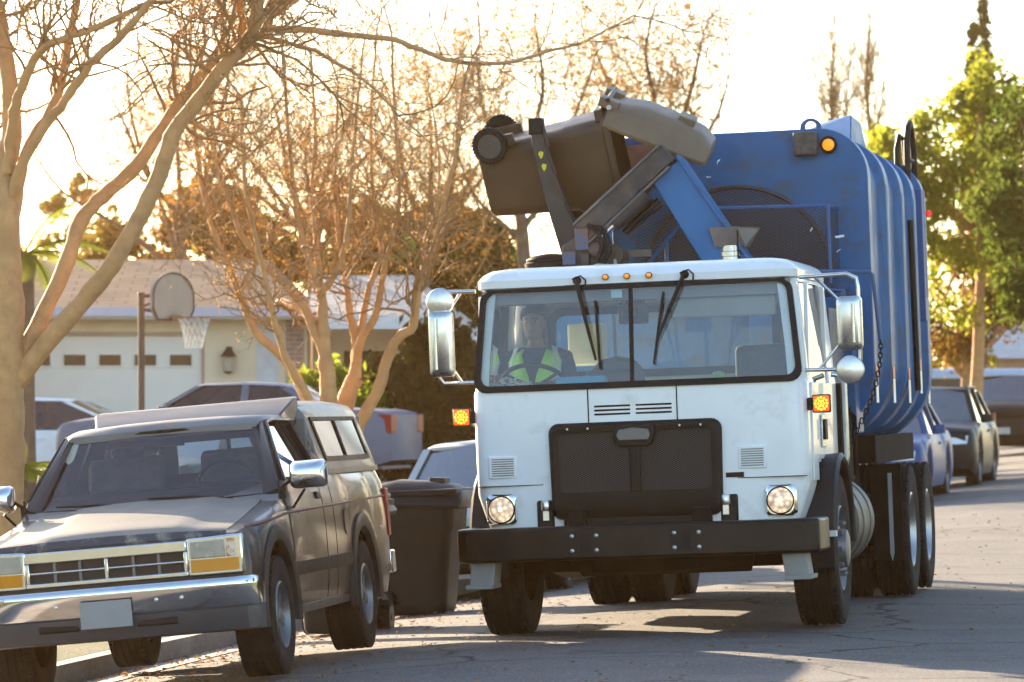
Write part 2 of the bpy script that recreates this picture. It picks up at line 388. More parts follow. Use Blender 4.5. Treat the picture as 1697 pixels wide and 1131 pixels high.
mb.loft([roof_ring(2.355, .02, .12), roof_ring(2.37, -.01, .13), roof_ring(2.42, -.012, .13), roof_ring(2.462, .02, .13), roof_ring(2.49, .07, .12), roof_ring(2.505, .16, .11), roof_ring(2.512, .4, .1)])
cab = mb.build("cab", white, T, smooth=32)
# panel seams and doors
for x in (-.33, .27):
    mb = MB(); mb.box(x-.004, x+.004, yf(x)-.003, yf(x)+.02, 1.44, 1.672); mb.build("panel_seam", gasket, cab)
for s in (-1, 1):
    mb = MB(); mb.box(s*.865-.26, s*.865+.255, yf(.86)-.012, yf(.9)+.03, 1.037, 1.042); mb.build("panel_seam", gasket, cab)
for s in (-1, 1):
    d = MB(); d.prism([(-.74,1.0),(-.47,1.0),(-.47,1.14),(.44,1.14),(.47,1.66),(-.74,1.66)], 'x', s*1.128, s*1.142)
    d.prism([(-.72,1.66),(-.66,1.66),(-.58,2.33),(-.64,2.33)], 'x', s*1.10, s*1.125)
    d.prism([(.42,1.66),(.48,1.66),(.46,2.33),(.40,2.33)], 'x', s*1.085, s*1.118)
    dd = d.build("door", white, T, bevel=.004)
    g = MB(); g.quad((s*1.117,-.66,1.66),(s*1.117,.42,1.66),(s*1.062,.40,2.34),(s*1.062,-.58,2.34))
    g.build("door_window", glass("cab_side_glass", (.92,.96,.96), 1.), dd)
    h = MB(); h.box(s*1.142, s*1.155, -.30, -.08, 1.22, 1.44); h.build("handle_plate", chromed, dd, bevel=.01)
    h = MB(); h.box(s*1.156, s*1.172, -.26, -.12, 1.27, 1.41); h.build("handle", gasket, dd, bevel=.006)
    h = MB(); h.tube([(s*1.14,.50,1.72),(s*1.21,.52,1.71),(s*1.225,.53,1.66),(s*1.225,.56,1.15),(s*1.215,.56,1.08),(s*1.14,.55,1.06)], .019, 10)
    h.build("grab_rail", chromed, T, smooth=50)
# back wall with window opening, ceiling, floor, dash
inner = M("cab_lining", (.60,.62,.44), .7, var=.12)
mb = MB()
X0, X1, Z0, Z1 = -.86, .72, 1.80, 2.23
mb.box(-1.06, X0, .80, .84, 1.3, 2.37); mb.box(X1, 1.06, .80, .84, 1.3, 2.37); mb.box(X0, X1, .80, .84, 1.3, Z0); mb.box(X0, X1, .80, .84, Z1, 2.37)
bw = mb.build("back_wall", inner, T)
def frame(mbx, outer, innr, y0, y1):
    n = len(outer)
    mbx.loft([[(p[0], y0, p[1]) for p in innr], [(p[0], y0, p[1]) for p in outer], [(p[0], y1, p[1]) for p in outer], [(p[0], y1, p[1]) for p in innr]], True, False, False)
    mbx.loft([[(p[0], y1, p[1]) for p in innr], [(p[0], y0, p[1]) for p in innr]], True, False, False)
mb = MB(); frame(mb, rrect(X0-.04, X1+.04, Z0-.04, Z1+.04, .09), rrect(X0+.015, X1-.015, Z0+.015, Z1-.015, .07), .77, .80)
mb.build("rear_window_frame", gasket, bw, smooth=30)
mb = MB(); mb.quad((X0,.815,Z0),(X1,.815,Z0),(X1,.815,Z1),(X0,.815,Z1)); mb.build("rear_window", glass("rear_glass", (.85,.9,.92), .8), bw)
mb = MB()
mb.box(-1.04, 1.04, -.93, -.55, 1.40, 1.672); mb.loft([[(x, y, z) for x, y, z in ((-1.0,-.55,1.64),(-.6,-.55,1.64),(-.6,-.30,1.6),(-1.0,-.30,1.6))], [(-.97,-.55,1.74),(-.62,-.55,1.74),(-.62,-.42,1.72),(-.97,-.42,1.72)]])
mb.box(-.45, .1, -.55, -.2, 1.4, 1.70)
mb.box(-.42, -.05, -.60, -.35, 1.66, 1.80)
mb.build("dashboard", M("dash_plastic", (.035,.037,.042), .6, var=.2), T, bevel=.03)
mb = MB(); mb.prism([(-.42,1.68),(-.40,1.80),(-.33,1.87),(-.22,1.89),(-.11,1.87),(-.05,1.80),(-.03,1.68)], 'y', -.48, -.34); mb.build("console_hood", M("dash_plastic", (0,0,0)), T, bevel=.03)
mb = MB(); mb.box(-1.04, 1.04, -.93, .78, 2.33, 2.352); mb.box(-1.0, 1.0, -.86, -.55, 2.26, 2.33); mb.build("headliner", M("headliner", (.24,.23,.24), .8), T)
mb = MB(); mb.box(-.9, -.1, -.84, -.80, 2.12, 2.25); mb.M = Matrix.Identity(4)
mb2 = MB(); mb2.box(.22, .93, -.80, -.77, 2.12, 2.26); mb2.build("sun_visor", M("visor_vinyl", (.30,.30,.28), .7), T, bevel=.015)
mb = MB(); mb.box(-.14, .05, -.80, -.68, 2.10, 2.24); mb.box(-.10, .02, -.72, -.62, 2.22, 2.36); mb.box(-.11, .0, -.83, -.80, 2.13, 2.2); mb.build("camera_monitor", gasket, T, bevel=.012)
mb = MB(); mb.box(-.165, -.09, -.915, -.912, 2.275, 2.345); mb.build("windshield_sticker", M("sticker", (.45,.72,.78), .6), T)
for (x0, x1, nm) in ((-1.1, -.68, 0), (.48, .90, 1)):
    mb = MB(); mb.box(x0, x1, .38, .56, 1.45, 1.95 if nm else 1.97); mb.box(x0, x1, 0.0, .5, 1.30, 1.48); mb.build("seat", M("seat_cloth", (.028,.03,.036), .85, var=.3, scale=20), T, bevel=.05, seg=3)
mb = MB(); mb.box(.5, .95, .02, .36, 1.48, 1.68); mb.build("red_bag_shelf", M("red_cloth", (.22,.03,.025), .8), T, bevel=.03)
for a, b in (((.80,.72,1.62),(.80,.74,2.3)), ((-.95,.70,1.7),(-.93,.74,2.3))):
    mb = MB(); mb.tube([a, b], .026, 8); mb.build("seat_belt", M("belt_web", (.10,.09,.08), .8), T)
# steering wheel
mb = MB(); c = Vector((-.81,-.36,1.735)); ax = Vector((0,.55,.83)).normalized(); u = Vector((1,0,0)); w = ax.cross(u)
ringp = [c + (u*cos(2*pi*k/36) + w*sin(2*pi*k/36))*.215 for k in range(37)]
mb.tube(ringp, .016, 8)
for a in (90, 210, 330): mb.tube([c - ax*.04, c + (u*cos(R(a)) + w*sin(R(a)))*.21], .012, 6)
mb.lathe([(.05,-.06),(.05,-.03),(.002,-.02)], c, ax, 14); mb.tube([c - ax*.05, c - ax*.4 + Vector((0,-.08,0))], .03, 8)
mb.build("steering_wheel", gasket, T, smooth=50)
# --- windscreen
def scr(x, z, off=0): return (x, yf(x, z) + off, z)
def wrap_frame(mbx, outer, innr, off0, off1):
    a = [scr(p[0], p[1], off1) for p in innr]; b = [scr(p[0], p[1], off0) for p in innr]; c2 = [scr(p[0], p[1], off0) for p in outer]; d2 = [scr(p[0], p[1], off1) for p in outer]
    mbx.loft([a, b, c2, d2], True, False, False)
def trap(pts):    # screen narrows upwards
    return [(x*(1.0 - .058*(z-1.68)/.7), z) for x, z in pts]
def dens(pts, m=4):
    out = []
    for i, p in enumerate(pts):
        q2 = pts[(i+1) % len(pts)]
        k = m if (abs(p[0]-q2[0]) + abs(p[1]-q2[1])) > .3 else 1
        for t in range(k): out.append((lerp(p[0], q2[0], t/k), lerp(p[1], q2[1], t/k)))
    return out
O = dens(trap(rrect(-1.115, 1.115, 1.668, 2.372, .09)), 8); I = dens(trap(rrect(-1.075, 1.075, 1.712, 2.338, .07)), 8)
mb = MB(); wrap_frame(mb, O, I, -.016, .02)
mb.loft([[scr(-.025-.012, z, -.018), scr(-.025+.012, z, -.018), scr(-.025+.012, z, .02), scr(-.025-.012, z, .02)] for z in (1.70, 1.9, 2.1, 2.35)])
mb.build("windshield_frame", gasket, T, smooth=40)
wsg = glass("windscreen_glass", (.92,.99,1.0), 2.2, 0, .045)
for s in (-1, 1):
    g = MB(); rows = []
    for k in range(5):
        z = lerp(1.69, 2.36, k/4); f = 1 - .058*(z-1.68)/.7
        xs = [-.03, -.3, -.6, -.85, -1.09*f] if s < 0 else [-.02, .3, .6, .85, 1.09*f]
        rows.append([scr(x, z, .003) for x in xs])
    g.grid(rows); g.build("windshield_pane", wsg, T, smooth=60)
# wipers, hung from the roof edge
for (p, e, b0, b1) in (((-.385,2.40),(-.262,1.86),(-.262,2.26),(-.236,1.80)), ((.345,2.41),(.155,1.98),(.20,2.30),(.128,1.82))):
    mb = MB(); mb.lathe([(.028,-.03),(.03,0),(.018,.012)], scr(p[0], p[1], -.02), (0,-1,.1), 12)
    mb.tube([scr(p[0], p[1], -.05), scr(lerp(p[0],e[0],.5), lerp(p[1],e[1],.5), -.07), scr(e[0], e[1], -.045)], [.017,.014,.009], 6)
    mb.tube([scr(b0[0], b0[1], -.03), scr(lerp(b0[0],b1[0],.5), lerp(b0[1],b1[1],.5), -.028), scr(b1[0], b1[1], -.03)], [.009,.012,.009], 5)
    mb.tube([scr(p[0]-.03, p[1]+.01, -.03), scr(p[0]+.03, p[1]+.03, -.05), scr(p[0]+.06, p[1]-.0, -.03), scr(p[0]+.055, p[1]-.04, -.02)], .006, 5)
    mb.build("wiper", black, T, smooth=40)
amber = M("amber_lens", (.75,.26,.02), .25, var=.1, coat=.5, emis=((1,.30,.01), .12))
for x in (-.955, -.19, -.045, .105, .955):
    mb = MB(); mb.lathe([(.022,0),(.022,.012)], (x, yf(x, 2.41)+.002+(-.02), 2.415), (0,-1,0), 12); o = mb.build("marker_lamp", gasket, T)
    mb = MB(); mb.lathe([(.017,.012),(.014,.026),(.002,.03)], (x, yf(x, 2.41)-.018, 2.415), (0,-1,0), 12); mb.build("lens", amber, o, smooth=60)
# --- grille
mb = MB(); fo = rrect(-.605, .565, .80, 1.445, .07); fo = [(x*(1 if z > 1 else .985), z) for x, z in fo]
fi = rrect(-.535, .495, .98, 1.38, .03)
mb.loft([[(x, yf(x)-.05, z) for x, z in fi], [(x, yf(x)-.055, z) for x, z in rrect(-.575,.535,.85,1.42,.06)], [(x, yf(x)-.03, z) for x, z in fo], [(x, yf(x)+.03, z) for x, z in fo]], True, False, False)
mb.loft([[(x, yf(x)-.05, z) for x, z in fi], [(x, yf(x)-.02, z) for x, z in fi]], True, False, False)
mb.box(-.055, .015, yf(0)-.05, yf(0)-.02, .97, 1.30)
mb.prism([(-.17,1.42),(-.15,1.30),(-.11,1.275),(.07,1.275),(.11,1.30),(.13,1.42)], 'y', yf(0)-.068, yf(0)-.02)
mb.box(-.52, .48, yf(.4)-.028, yf(.4), .745, .965)
gr = mb.build("grille", plastic, T, smooth=35, bevel=.008)
mb = MB(); mb.quad((-.535,yf(.5)-.022,.98),(.495,yf(.5)-.022,.98),(.495,yf(.5)-.022,1.38),(-.535,yf(.5)-.022,1.38)); mb.build("grille_backing", M("radiator", (.008,.007,.007), .8, spec=.1), gr)
mb = MB(); mb.quad((-.535,yf(.5)-.034,.98),(.495,yf(.5)-.034,.98),(.495,yf(.5)-.034,1.38),(-.535,yf(.5)-.034,1.38)); mb.build("grille_mesh", meshmat("perforated", (.06,.055,.05), .026, .30, diamond=True), gr)
mb = MB(); mb.prism([(-.135,1.35),(-.12,1.315),(.08,1.315),(.095,1.35),(.08,1.388),(-.02,1.402),(-.12,1.388)], 'y', yf(0)-.082, yf(0)-.06); mb.build("emblem", M("emblem_metal", (.16,.145,.135), .45, .6), gr, bevel=.006)
for x in (-.47,-.33,.29,.43):
    mb = MB(); mb.lathe([(.008,0),(.006,.006)], (x, yf(x)-.055, 1.405), (0,-1,0), 8); mb.build("rivet", chromed, gr)
for s, x in ((-1,-.585),(1,.535)):
    mb = MB(); mb.box(min(x, x+s*.12), max(x, x+s*.12), yf(.6)-.012, yf(.6)+.02, .745, .935); mb.build("hinge_recess", black, T, bevel=.02)
for x in (-.64, .575):
    mb = MB(); mb.lathe([(.028,0),(.032,.01),(.032,.06),(.026,.07)], (x, yf(.6)-.03, .865), (0,0,1), 12); mb.box(x-.02, x+.02, yf(.6)-.03, yf(.6), .80, .87); mb.build("hood_latch", chromed, T, smooth=40)
mb = MB()
for x0 in (-.29, -.01):
    for i in range(3): mb.box(x0, x0+.245, yf(0)-.004, yf(0)+.02, 1.49+.027*i, 1.503+.027*i)
mb.build("hood_slot", gasket, T, bevel=.005)
for x, z in ((-.93,1.165), (.76,1.175)):
    mb = MB(); mb.box(x-.095, x+.095, yf(x)-.010, yf(x)+.02, z-.075, z+.075); v = mb.build("side_vent", white, T, bevel=.006)
    mb = MB()
    for i in range(8): mb.box(x-.075, x+.075, yf(x)-.014, yf(x)-.008, z-.058+.0155*i, z-.051+.0155*i)
    mb.build("louvre", M("louvre_dark", (.22,.21,.2), .6), v)
mb = MB(); mb.box(.58, .70, yf(.65)-.006, yf(.65)+.02, 1.045, 1.078); mb.build("badge_strip", black, T)
# --- headlights
lampm, LN, LL = nt("headlamp_lens"); b = LN["Principled BSDF"]; b.inputs["Roughness"].default_value = .15; b.inputs["Base Color"].default_value = (.30,.27,.23,1)
vor = LN.new("ShaderNodeTexVoronoi"); vor.inputs["Scale"].default_value = 32; tc = LN.new("ShaderNodeTexCoord"); LL.new(tc.outputs["Object"], vor.inputs["Vector"])
rr = LN.new("ShaderNodeValToRGB"); rr.color_ramp.elements[0].color = (1,.80,.55,1); rr.color_ramp.elements[1].color = (.25,.15,.08,1); rr.color_ramp.elements[1].position = .8
LL.new(vor.outputs["Distance"], rr.inputs[0]); LL.new(rr.outputs[0], b.inputs["Emission Color"]); b.inputs["Emission Strength"].default_value = .26
for x in (-.945, .94):
    mb = MB(); mb.loft([[(p[0], yf(.93)+.03, p[1]) for p in rrect(x-.108,x+.108,.775,.99,.04)], [(p[0], yf(.93)-.02, p[1]) for p in rrect(x-.105,x+.105,.778,.987,.045)], [(p[0], yf(.93)-.038, p[1]) for p in rrect(x-.09,x+.09,.79,.972,.05)]])
    h = mb.build("headlight", chrome, T, smooth=40)
    mb = MB(); mb.lathe([(.092,.0),(.094,.014),(.086,.02),(.084,.012)], (x, yf(.93)-.036, .882), (0,-1,0), 32, caps=False); mb.build("bezel", gasket, h, smooth=40)
    mb = MB(); mb.lathe([(.086,.008),(.07,.03),(.04,.042),(.002,.046)], (x, yf(.93)-.036, .882), (0,-1,0), 32); mb.build("lens", lampm, h, smooth=60)
    mb = MB(); mb.lathe([(.012,.046),(.010,.052),(.001,.054)], (x, yf(.93)-.036, .882), (0,-1,0), 12); mb.build("bulb_glow", M("bulb", (1,.9,.7), .3, emis=((1,.80,.45), 2.5)), h)
# --- turn signals on stalks
sig = M("signal_amber", (.75,.11,.008), .3, emis=((1,.13,.005), .16)); led = M("signal_led", (1,.5,.05), .3, emis=((1,.42,.03), .55))
for s, x in ((-1,-1.215),(1,1.225)):
    mb = MB(); mb.box(x-.062, x+.062, -.93, -.90, 1.452, 1.574); mb.box(min(x-s*.06, x-s*.10), max(x-s*.06, x-s*.10), -.92, -.88, 1.47, 1.555); mb.tube([(x-s*.09,-.9,1.512),(x-s*.13,-.88,1.512)], .02, 6)
    h = mb.build("turn_signal", black, T, bevel=.01)
    mb = MB(); mb.box(x-.054, x+.054, -.948, -.93, 1.460, 1.566); mb.build("lens", sig, h, bevel=.012)
    mb = MB()
    for rad, n in ((0,1),(.02,6),(.04,12)):
        for k in range(n): mb.lathe([(.0085,0),(.006,.005)], (x+rad*cos(2*pi*k/n), -.9485, 1.513+rad*sin(2*pi*k/n)), (0,-1,0), 8)
    mb.build("led", led, h)
# --- mirrors
def mirror(s, X, Zt, Zb, round_low):
    root = MB()
    yb = -.86; c0 = s*1.10
    if round_low: a, t, m = [(c0,yb,2.36),(s*1.42,yb,2.37),(s*1.48,yb,2.34),(s*1.49,yb,2.28),(s*1.49,yb,1.80),(s*1.47,yb,1.74),(s*1.42,yb,1.735),(c0,yb,1.74)], None, None
    else: a = [(c0,yb,2.36),(s*1.30,yb,2.365),(s*1.37,yb,2.355),(s*1.415,yb,2.30),(s*1.42,yb,2.22),(s*1.40,yb,1.86),(s*1.385,yb,1.80),(s*1.34,yb,1.745),(c0,yb,1.745)]
    root.tube(a, .014, 8)
    xo = a[3][0] if not round_low else s*1.49
    root.tube([(s*1.20,yb,2.362),(xo - s*.0,yb+.01,2.06),(s*1.21,yb,1.74)], .011, 7)
    fr = root.build("mirror_bracket", chromed, T, smooth=50)
    cx = s*1.43 if round_low else s*1.34
    mb = MB(); mb.loft([[(p[0]+cx, yb-.01+.0, p[1]) for p in rrect(-.085,.085,Zb,Zt,.03)], [(p[0]+cx, yb-.055, p[1]) for p in rrect(-.083,.083,Zb+.004,Zt-.004,.03)], [(p[0]+cx, yb-.075, p[1]) for p in rrect(-.06,.06,Zb+.03,Zt-.03,.03)]])
    mb.tube([(cx+s*.03, yb-.085, Zb+.05), (cx+s*.03, yb-.088, Zt-.05)], .012, 8)
    mb.build("mirror_head", chromed, fr, smooth=40)
    zc = 1.80 if round_low else 2.30; cx2 = s*1.42 if round_low else s*1.345
    mb = MB(); mb.lathe([(.092,0),(.096,.012),(.09,.022),(.06,.032),(.002,.036)], (cx2, yb+.0, zc-.07 if round_low else zc), (0,-1,0), 28); mb.build("round_mirror", chromed, fr, smooth=40)
mirror(1, 1.5, 2.22, 1.86, True)
mirror(-1, 1.4, 2.235, 1.79, False)
# --- bumper
mb = MB()
pl = [(-1.0,-1.335),(1.0,-1.335),(1.14,-1.31),(1.215,-1.24),(1.225,-1.1),(1.225,-.72),(1.15,-.72),(1.12,-1.15),(-1.12,-1.15),(-1.15,-.72),(-1.225,-.72),(-1.225,-1.1),(-1.215,-1.24),(-1.14,-1.31)]
mb.prism(pl, 'z', .535, .762)
mb.prism([(-1.12,-1.2),(1.12,-1.2),(1.12,-1.0),(-1.12,-1.0)], 'z', .62, .752)
bp = mb.build("bumper", bumperm, T, bevel=.022, seg=3)
for x in (-.34, .345):
    mb = MB(); mb.box(x-.028, x+.028, -1.342, -1.33, .585, .705); t = mb.build("tow_slot", gasket, bp)
    mb = MB()
    for dx in (-.082, .082):
        for z in (.598, .695): mb.lathe([(.016,0),(.014,.01),(.004,.014)], (x+dx, -1.334, z), (0,-1,0), 10)
    mb.build("bolt", alu, t)
for s in (-1, 1):
    mb = MB(); mb.prism([(s*.96,.535),(s*1.12,.535),(s*1.14,.38),(s*.98,.37)], 'y', -1.25, -1.0); mb.prism([(s*.98,.39),(s*1.16,.39),(s*1.16,.36),(s*.98,.36)], 'y', -1.3, -.95)
    mb.build("step_bracket", M("dull_grey", (.24,.23,.21), .6), T, bevel=.006)
# --- chassis, axles, underside
mb = MB()
for s in (-1, 1): mb.box(s*.42-.06, s*.42+.06, -1.15, 7.2, .60, .86)
mb.box(-1.0, 1.0, -.09, .09, .42, .54); mb.box(-.36, .36, -.95, .6, .44, .82); mb.box(-.8, .8, -.9, -.55, .55, .78)
mb.loft([[(-.55,-1.0,.56),(.75,-1.0,.56),(.75,-1.0,.74),(-.55,-1.0,.74)], [(-.5,-.5,.40),(.66,-.5,.40),(.75,-.5,.74),(-.55,-.5,.74)], [(-.4,.4,.40),(.5,.4,.40),(.5,.4,.74),(-.4,.4,.74)]])
for y in (4.7, 6.1): mb.box(-1.0, 1.0, y-.1, y+.1, .40, .62); mb.lathe([(.1,-.28),(.24,-.12),(.24,.12),(.1,.28)], (0,y,.52), (0,1,0), 14)
mb.box(-1.1, 1.1, 3.8, 7.0, 1.06, 1.28); mb.box(-.9, .95, .9, 4.0, .55, 1.0)
mb.box(.5, 1.16, .86, 1.25, 1.0, 1.66); mb.box(.55, 1.12, 1.3, 2.0, .95, 1.5)
mb.tube([(1.1,.95,.8),(1.12,1.0,1.1),(1.05,1.1,1.5),(.9,1.1,1.9)], .05, 8)
mb.tube([(1.2,1.35,1.0),(1.2,1.35,1.42),(1.16,1.35,1.46)], .02, 6)
mb.build("chassis", under, T, bevel=.015)
for s in (-1, 1):
    o = wheel(T, (s*1.085, 0, .52), .52, .31, s, 'steer', .56)
    # fender over the front wheel
    mb = MB(); rings = []
    for k in range(15):
        a = R(-14 + 195*k/14); ring = []
        for rad, x in ((.60,1.0),(.62,1.24),(.59,1.262),(.57,1.25),(.57,1.0)): ring.append((s*x, -rad*cos(a)*1.02, .56+rad*sin(a)))
        rings.append(ring)
    mb.loft(rings); mb.build("fender", M("fender_black", (.018,.018,.019), .5, var=.2, spec=.25), T, smooth=35)
    for y in (4.7, 6.1):
        for xx in (1.155, .815): wheel(T, (s*xx, y, .52), .52, .28, s, 'deep', .56)
for s in (-1, 1):
    mb = MB(); mb.box(s*1.155-.115, s*1.155+.115, 3.96, 3.975, .30, 1.05); mb.build("mud_flap", under, T)
mb = MB(); mb.prism([(1.17,.98),(1.20,.98),(1.20,.36),(1.185,.30),(1.17,.36)], 'y', 3.93, 3.95); mb.build("flap_bracket", grey, T)
for s in (-1, 1):
    mb = MB(); mb.lathe([(.02,0),(.30,.0),(.335,.03),(.335,.30),(.345,.31),(.345,.36),(.335,.37),(.335,.80),(.345,.81),(.345,.86),(.335,.87),(.335,1.12),(.30,1.15),(.02,1.15)], (s*.87, 1.35, .66), (0,1,0), 36)
    mb.build("fuel_tank", M("tank_metal", (.10,.092,.082), .55, .6, var=.2, scale=5), T, smooth=35)
mb = MB(); mb.box(1.18, 1.262, -.66, -.60, .62, .66); mb.build("fender_reflector", M("reflector", (.7,.68,.62), .4), T)
# --- blue packer body
def body_ring(y, sc, xl, zt=3.52, zb=1.27, rt=.36, rb=.55):
    pts = []; hw = 1.24*sc; ztt = zt + (sc-1)*1.24; zbb = zb - (sc-1)*1.0; n = 9
    xl2 = -hw if xl is None else xl; rl = rt if xl is None else .04; rbl = rb if xl is None else .04
    for cx, cz, r, a0 in ((hw-rb, zbb+rb, rb, -90), (hw-rt, ztt-rt, rt, 0), (xl2+rl, ztt-rl, rl, 90), (xl2+rbl, zbb+rbl, rbl, 180)):
        for k in range(n+1):
            a = R(a0 + 90*k/n); pts.append((cx + r*cos(a), y, cz + r*sin(a)))
    return pts
prof = [(2.20,1.03),(2.42,1.03),(2.50,.985),(3.42,.985),(3.50,1.03),(3.78,1.03),(3.86,.985),(4.55,.985)]
mb = MB(); mb.loft([body_ring(y, s, -.64) for y, s in prof])
prof = [(4.552,.985),(4.70,.985),(4.78,1.03),(5.06,1.03),(5.14,.985),(5.75,.985),(5.83,1.03),(6.10,1.03),(6.18,.985),(6.5,.985),(6.56,1.045),(6.80,1.045),(6.84,1.0),(7.35,1.0),(7.55,.93),(7.62,.80)]
mb.loft([body_ring(y, s, None) for y, s in prof])
mb.box(.4, 1.16, 1.9, 2.4, 1.3, 2.3)
body = mb.build("packer_body", blue, T, smooth=30, bevel=.012)
# raised edge frame on the front face, top hopper box, slanted skirt
mb = MB(); mb.prism([(-.645,3.30),(-.1,3.30),(-.1,3.50),(-.645,3.50)], 'y', 2.17, 2.20); mb.build("rust_panel", M("rust_panel", (.26,.13,.085), .7, var=.3, c2=(.16,.07,.04), mix=5), body)
mb = MB(); mb.loft([[(.3,3.6,3.49),(1.02,3.6,3.49),(1.02,4.9,3.49),(.3,4.9,3.49)],[(.75,4.3,3.75),(.98,4.1,3.78),(.98,4.8,3.76),(.6,4.8,3.74)]]); mb.build("roof_hatch", blue, body, bevel=.012)
mb = MB(); mb.prism([(.87,2.2),(2.2,2.2),(2.2,.95),(1.3,.95),(.95,1.5)], 'x', .80, 1.10); mb.build("body_skirt", M("navy_paint", (.012,.03,.075), .45, coat=.2), body, bevel=.01)
mb = MB(); mb.prism([(-1.24,1.3),(-.66,1.3),(-.66,2.48),(-1.24,2.40)], 'y', 2.22, 2.6); mb.build("arm_bay_panel", bluelite, body, bevel=.01)
mb = MB(); mb.box(-.80,-.56,1.0,1.3,1.86,2.16); mb.build("control_box", M("control_olive", (.42,.43,.34), .6), T, bevel=.015)
# falling-edge vertical pipes and hose loops by the tailgate
mb = MB()
mb.tube([(1.285,5.45,3.0),(1.295,5.45,1.62)], .026, 8); mb.build("tailgate_rod", black, body)
mb = MB(); mb.tube([(1.25,6.95,2.5),(1.255,6.95,1.9)], .022, 8); mb.box(1.22, 1.275, 6.95, 7.05, 1.75, 2.02); mb.build("tailgate_rod", black, body)
mb = MB()
mb.tube([(1.18,6.45,3.0),(1.19,6.45,3.7),(1.20,6.48,3.82),(1.21,6.55,3.86),(1.21,6.66,3.82),(1.22,6.70,3.65),(1.23,6.72,3.0)], .028, 8)
mb.tube([(1.10,6.4,3.2),(1.11,6.4,3.64),(1.13,6.45,3.75),(1.16,6.52,3.72),(1.18,6.55,3.2)], .024, 8)
mb.tube([(1.20,6.5,3.55),(1.22,6.7,3.55)], .02, 6)
mb.build("hose_loop", black, body, smooth=50)
mb = MB(); mb.box(1.24, 1.31, 6.30, 6.42, 2.2, 3.3); mb.box(1.24, 1.30, 6.6, 6.7, 2.4, 3.3); mb.build("cylinder_mount", M("blue_dark", (.03,.09,.25), .5), body, bevel=.01)
mb = MB(); mb.lathe([(.03,0),(.025,.02)], (1.30,7.0,3.12), (.6,-.8,0), 10); mb.build("red_lamp", M("red_lens", (.5,.02,.02), .3, emis=((1,.02,.02), .12)), body)
# reflective tape pieces
tr, tw = M("tape_red", (.45,.03,.03), .4), M("tape_white", (.75,.73,.70), .35)
for y, z in ((2.32,1.72),(3.64,1.72),(4.92,1.72),(5.96,1.80),(7.1,1.72)):
    mb = MB(); x = 1.276 if y < 6.9 else 1.238
    mb.box(x, x+.004, y-.08, y+.08, z-.01, z+.08); mb.build("reflective_tape", tr, body)
    mb = MB(); mb.box(x, x+.004, y-.08, y+.08, z-.20, z-.015); mb.build("reflective_tape", tw, body)
# lifting eye, work lamp, amber lamp
mb = MB(); ey = [(.86+.075*cos(a), 3.555+.075*sin(a)) for a in [R(k*15) for k in range(13)]] + [(.75,3.50),(.97,3.50)]
outer = [(.98,3.50),(.925,3.60),(.89,3.63),(.83,3.63),(.795,3.60),(.74,3.50),(.80,3.50),(.92,3.50)]
n = 16; ring_o = [(.86+.08*cos(2*pi*k/n), 3.57+.072*sin(2*pi*k/n) - (.0)) for k in range(n)]; ring_i = [(.86+.042*cos(2*pi*k/n), 3.578+.042*sin(2*pi*k/n)) for k in range(n)]
frame(mb, ring_o, ring_i, 2.3, 2.33); mb.prism([(.73,3.50),(.99,3.50),(.945,3.535),(.775,3.535)], 'y', 2.3, 2.33)
mb.build("lifting_eye", blue, body)
mb = MB(); mb.box(.75, .92, 2.08, 2.2, 3.355, 3.53); mb.box(.77,.90,2.06,2.09,3.36,3.45); mb.build("work_lamp", M("lamp_brown", (.09,.065,.05), .6, var=.4, scale=20), body, bevel=.012)
mb = MB(); mb.lathe([(.062,0),(.066,.02),(.055,.026)], (1.0,2.19,3.43), (0,-1,0), 24); o = mb.build("amber_lamp", gasket, body)
mb = MB(); mb.lathe([(.05,.02),(.035,.034),(.002,.038)], (1.0,2.19,3.43), (0,-1,0), 24); mb.build("lens", M("amber_lit", (.75,.2,.01), .3, emis=((1,.28,.01), .22)), o, smooth=60)
# --- mesh guards on the hopper front
mm = meshmat("expanded_metal", (.05,.036,.026), .050, .26)
mb = MB(); cx, cz, rad = .30, 2.45, .70
arc = [(cx+rad*cos(R(180-k*6)), 2.15) for k in range(31)]
rows = [[(cx+rad*cos(R(180-6*k))*f, 2.14, cz+rad*sin(R(180-6*k))*f) for k in range(31)] for f in (.02, .5, 1)]
mb.grid(rows); mb.grid([[(cx-rad, 2.14, 2.2), (cx+rad, 2.14, 2.2)], [(cx-rad, 2.14, 2.452), (cx+rad, 2.14, 2.452)]])
gd = mb.build("mesh_guard", mm, T)
mb = MB(); mb.tube([(cx+rad*cos(R(180-6*k)), 2.135, cz+rad*sin(R(180-6*k))) for k in range(31)], .016, 6); mb.build("guard_rim", steel, gd)
mb = MB(); mb.grid([[(.28,1.80,2.45),(1.02,1.80,2.45),(1.05,2.19,2.45)], [(.28,1.80,2.98),(1.02,1.80,2.965),(1.05,2.19,2.965)]])
mb.grid([[(-.42,1.6,2.45),(.2,1.6,2.45)],[(-.33,1.6,3.02),(.0,1.6,3.12)]])
g2 = mb.build("mesh_guard", mm, T)
mb = MB(); mb.tube([(.15,1.80,2.985),(1.02,1.80,2.965),(1.05,2.19,2.965)], .014, 6); mb.tube([(1.02,1.80,2.4),(1.02,1.80,2.965)], .013, 6); mb.build("guard_rim", M("guard_blue", (.04,.11,.28), .5), g2)
mb = MB(); mb.tube([(-.36,1.55,2.50),(-.02,1.55,2.88)], .018, 6); mb.tube([(-.14,1.55,2.45),(-.14,1.55,2.76)], .016, 6); mb.build("guard_brace", blue, g2)
